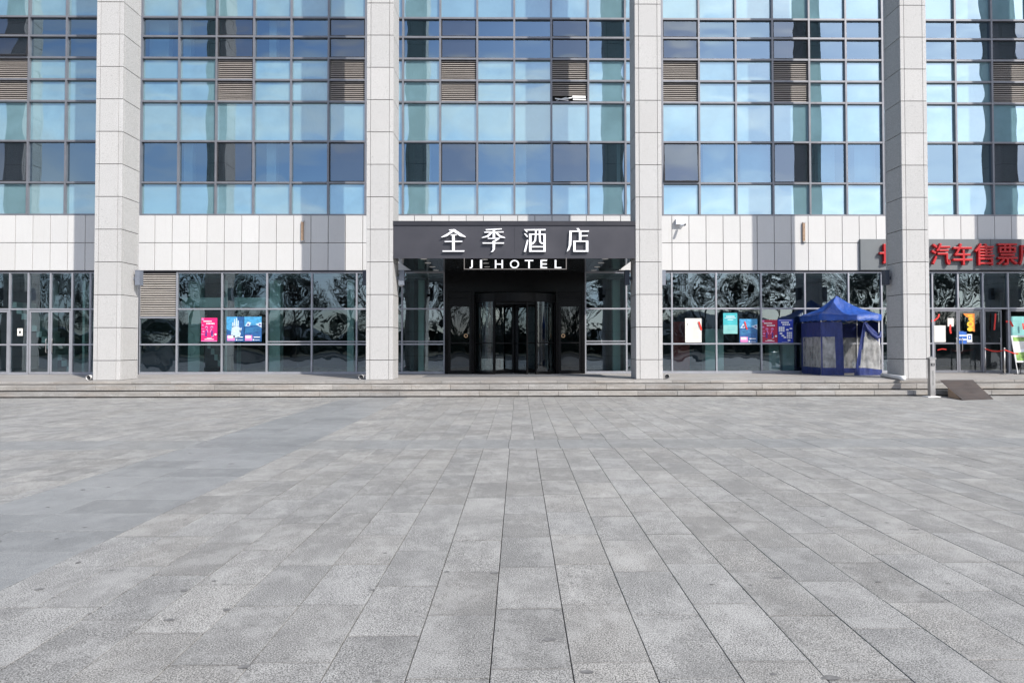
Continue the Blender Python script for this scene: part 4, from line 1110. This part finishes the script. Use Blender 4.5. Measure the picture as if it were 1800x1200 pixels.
for t_ in (.02, .5, .98):
    b = MB(); p, q = bl_.lerp(br, t_), tl.lerp(tr_, t_)
    L = [p.lerp(q, .12), p.lerp(q, .62)]
    for a, c in ((L[0], L[1]),):
        wv = Vector((.03, 0, 0)); z0_ = .006
        cut = min(c.y, D0-.03); s_ = (cut-a.y)/(c.y-a.y) if c.y != a.y else 0
        c = a.lerp(c, max(.2, min(1, s_)))
        b.add([a-wv+dn, a+wv+dn, c+wv+dn, c-wv+dn, Vector((a.x-.03, a.y, z0_)), Vector((a.x+.03, a.y, z0_)), Vector((c.x+.03, c.y, z0_)), Vector((c.x-.03, c.y, z0_))],
              [(0,3,2,1),(4,5,6,7),(0,1,5,4),(1,2,6,5),(2,3,7,6),(3,0,4,7)])
    b.build('support', M['rust'], rp)

# door mat
a = ground_at(742, 662.6, ZP); 
b = MB(); b.bevbox(a.x, 3.05, a.y, D2-.95, ZP+.002, ZP+.014, .002); tag(b.build('door_mat', M['mat']), 'wide grey mat lying before the revolving door', 'mat')

# queue posts with ribbon and easel sign
def qpost(px, label):
    p = ground_at(px, 655.5 if px < 1750 else 658, ZP)
    e = thing('barrier_post', p, label, 'barrier post', 'steel queue posts before the ticket hall doors')
    b = MB(); b.lathe(p.x, p.y, [(.16, ZP+.002), (.16, ZP+.012), (.03, ZP+.035)], 20); b.build('base', M['steel'], e, False)
    b = MB(); b.lathe(p.x, p.y, [(.028, ZP+.03), (.028, ZP+.93)], 14); b.build('post', M['steel'], e, True)
    b = MB(); b.lathe(p.x, p.y, [(.036, ZP+.931), (.038, ZP+.96), (.02, ZP+.985)], 14); b.build('cap', M['steel'], e, True)
    return p
q1 = qpost(1732, 'steel queue post at the left end of the red ribbon'); q2 = qpost(1766, 'steel queue post at the right end of the red ribbon')
b = MB(); pts = [Vector((q1.x, q1.y-.03, ZP+.93)).lerp(Vector((q2.x, q2.y-.03, ZP+.90)), t/8)+Vector((0, 0, -.07*math.sin(PI*t/8))) for t in range(9)]
pts += [Vector((q2.x+.1, q2.y-.05, ZP+.86)), Vector((q2.x+.3, q2.y-.06, ZP+.78)), Vector((q2.x+.48, q2.y-.05, ZP+.76))]
b.tube(pts, .022, 6); tag(b.build('barrier_ribbon', M['ribbon']), 'twisted red ribbon strung between the two queue posts', 'ribbon')
p = ground_at(1790, 657.5, ZP); x, y = p.x, p.y
es = thing('easel_sign', (x+.35, y, ZP), 'white framed standing picture sign at the right edge on the platform', 'sign')
b = MB()
def lean(u, z): return (x-.13+.115*(1-(z-ZP)/1.45)+u, y+.18*(z-ZP)/1.45, z)
def strip(u0, z0, u1, z1, wd=.035):
    A, B_ = Vector(lean(u0, z0)), Vector(lean(u1, z1)); b.tube([A, B_], wd/2, 6)
strip(0, ZP+.01, 0, ZP+1.42); strip(.85, ZP+.01, .85, ZP+1.42); strip(0, ZP+1.42, .85, ZP+1.42); strip(0, ZP+.45, .85, ZP+.45)
b.build('frame', M['whitepaint'], es)
b = MB(); A = [lean(.03, ZP+.47), lean(.82, ZP+.47), lean(.82, ZP+1.40), lean(.03, ZP+1.40)]
b.add(A+[(v[0], v[1]+.01, v[2]) for v in A], [(0,1,2,3),(7,6,5,4),(0,4,5,1),(1,5,6,2),(2,6,7,3),(3,7,4,0)])
A = [lean(.05, ZP+.50), lean(.8, ZP+.50), lean(.8, ZP+.85), lean(.05, ZP+.80)]; b.add([(v[0], v[1]-.004, v[2]) for v in A], [(0,1,2,3)], 1)
A = [lean(.05, ZP+.9), lean(.5, ZP+.95), lean(.6, ZP+1.0), lean(.5, ZP+1.2), lean(.05, ZP+1.2)]; b.add([(v[0], v[1]-.004, v[2]) for v in A], [(0,1,2,3,4)], 2)
A = [lean(.05, ZP+1.22), lean(.8, ZP+1.22), lean(.8, ZP+1.38), lean(.05, ZP+1.38)]; b.add([(v[0], v[1]-.004, v[2]) for v in A], [(0,1,2,3)], 3)
b.build('picture', [M['white'], M['green'], M['paper'], M['green']], es)
b = MB(); b.lathe(x+.1, y+.1, [(.16, ZP+.002), (.16, ZP+.02)], 16); b.tube([(x+.3, y+.3, ZP+.01), (x+.28, y+.2, ZP+1.2)], .015, 6); b.build('stand', M['gasket'], es)

# ------------------------------------------------------------------ inside the ground floor
def inner(name, label, cat, boxes, mat, group=None):
    b = MB()
    for (pa, pb, ya, yb, Y, dp) in boxes:
        a, c = at(pa, yb, Y), at(pb, ya, Y); b.bevbox(a.x, c.x, Y, Y+dp, max(a.z, ZP+.01), min(c.z, 4.19), .01)
    tag(b.build(name, M[mat]), label, cat, group)
b = MB()
for pa, pb in ((473, 493), (85, 92), (144, 150), (735, 745), (1078, 1090), (395, 418), (1463, 1475), (330, 352), (610, 622)):
    a, c = at(pa, 650, D2+1.2), at(pb, 480, D2+1.2); b.box(a.x, c.x, D2+1.2, D2+1.6, ZP+.01, 4.19)
b.build('lobby_pillars', M['interior_pale'], bl)
b = MB(); a, c = at(320, 540, D2+.9), at(466, 523, D2+.9); b.box(a.x, c.x, D2+.9, D2+3, a.z, c.z); b.build('mezzanine_beam', M['interior_pale'], bl)
# stairs seen through the left bays
def stairs(px0, px1, sgn, label):
    a, c = at(px0, 640, D2+2), at(px1, 560, D2+2); n = 12; b = MB()
    for k in range(n):
        f = k/n; x = a.x+(c.x-a.x)*f; z = ZP+.01+2.9*f; wdt = (c.x-a.x)/n
        b.box(min(x, x+wdt), max(x, x+wdt), D2+2, D2+3.2, z, z+.24)
    tag(b.build('inner_staircase', M['interior_pale'], bl))
stairs(395, 322, 1, ''); stairs(126, 20, 1, '')
inner('red_cabinet', 'tall dull red cabinet behind the glass right of the entrance', 'cabinet', [(1184, 1212, 565, 651, D2+.6, .5)], 'redcab')
inner('ticket_machine', 'pale teal ticket machine behind the cream notice pane', 'machine', [(1240, 1272, 578, 651, D2+.7, .5)], 'interior_pale', 'pale machines inside the right bay')
inner('ticket_machine', 'pale teal ticket machine just left of the tent', 'machine', [(1352, 1370, 603, 651, D2+.9, .5)], 'interior_pale', 'pale machines inside the right bay')
inner('ticket_machine', 'pale teal ticket machine partly behind the tent', 'machine', [(1376, 1396, 603, 651, D2+.9, .5)], 'interior_pale', 'pale machines inside the right bay')
inner('lobby_counter', 'low counter inside the lobby seen through the revolving door', 'counter', [(880, 925, 632, 652, D2+6, .6)], 'interior_pale')

# ------------------------------------------------------------------ what the glass mirrors: bare trees and a hedge beyond the plaza
def tree_mesh(seed, height):
    r = random.Random(seed); b = MB()
    def grow(p, d, L, rad, lev):
        q = p + d*L; n = 5 if lev < 2 else 3
        b.tube([p, p.lerp(q, .5)+Vector((r.uniform(-1,1), r.uniform(-1,1), 0))*L*.04, q], [rad, rad*.85, rad*.68], n, cap=False)
        if lev >= 8: return
        k = 3 if lev in (1, 2, 4, 6) else 2
        for i in range(k):
            ax = Vector((r.uniform(-1,1), r.uniform(-1,1), r.uniform(-.3,.3))); ax.normalize()
            nd = Matrix.Rotation(r.uniform(.25, .75)*(1 if i else .6), 3, ax) @ d; nd.z += .10; nd.normalize()
            grow(q if i < 2 else p.lerp(q, .6), nd, L*r.uniform(.66, .86), max(rad*.66, .017), lev+1)
    grow(Vector((0,0,0)), Vector((r.uniform(-.05,.05), r.uniform(-.05,.05), 1)).normalized(), height*.22, height*.017, 0)
    return b.mesh('bare_tree', M['tree'])
tms = [tree_mesh(s, hh) for s, hh in ((1, 12.5), (2, 14), (3, 12))]
r = random.Random(5)
for k in range(40):
    o = bpy.data.objects.new('bare_tree', tms[k % 3]); C.objects.link(o)
    row = k % 3
    o.location = (-70 + k*3.5 + r.uniform(-1.4, 1.4), -38 - 6*row + r.uniform(-2, 2), 0); o.rotation_euler.z = r.random()*6; s = r.uniform(.95, 1.3)
    o.scale = (s, s, s)
    tag(o, 'bare winter tree beyond the plaza, seen only mirrored in the ground floor glass', 'tree', 'bare trees mirrored in the glass')
for k in range(34):
    o = bpy.data.objects.new('bare_sapling', tms[(k+1) % 3]); C.objects.link(o)
    o.location = (-66 + k*3.9 + r.uniform(-1.4, 1.4), -34 - 4*(k % 2) + r.uniform(-1, 1), 0); o.rotation_euler.z = r.random()*6; s = r.uniform(.42, .6)
    o.scale = (s, s, s)
    tag(o, 'young bare tree before the taller row, seen only mirrored in the shop glass', 'tree', 'young trees mirrored in the glass')
b = MB(); r = random.Random(3); n = 90; prev = None
def ridge(t): return 26 + 9*math.sin(t*9+1) + 9*math.sin(t*23) + 4*math.sin(t*61+2)
for k in range(n+1):
    t = k/n; x = -1100+2200*t; h = ridge(t)
    cur = [(x, -800, -2), (x+8*math.sin(k), -850-10*math.sin(k*2.1), h*.5), (x, -920, h), (x, -1060, -2)]
    if prev: b.add(prev+cur, [(0,4,5,1), (1,5,6,2), (2,6,7,3)])
    prev = cur
M['hill'] = plain('hazy_wooded_hill', (.085, .115, .14), .95, var=.25, scale=.02)  # bluish haze of distance painted into the wooded hill's base colour
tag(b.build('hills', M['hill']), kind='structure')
b = MB(); r = random.Random(9)
for k in range(9000):
    x = r.uniform(-110, 110); y = -60+r.uniform(-4, 4); z = r.random()**1.1*(4.6+1.2*math.sin(x*.11)+.8*math.sin(x*.37)); s = r.uniform(.25, .8)
    a = r.random()*6
    b.add([(x+s*math.cos(a), y+s*math.sin(a), z), (x-s*math.sin(a), y+s*math.cos(a), z+s*.4), (x-s*math.cos(a)*.6, y-s*math.sin(a)*.6, z+s)], [(0,1,2)])
b.box(-200, 200, -66, -64.5, 0, 3.4)
tag(b.build('hedge', M['hedge']), 'dark hedge belt beyond the plaza, seen only in reflection', 'hedge', kind='stuff')
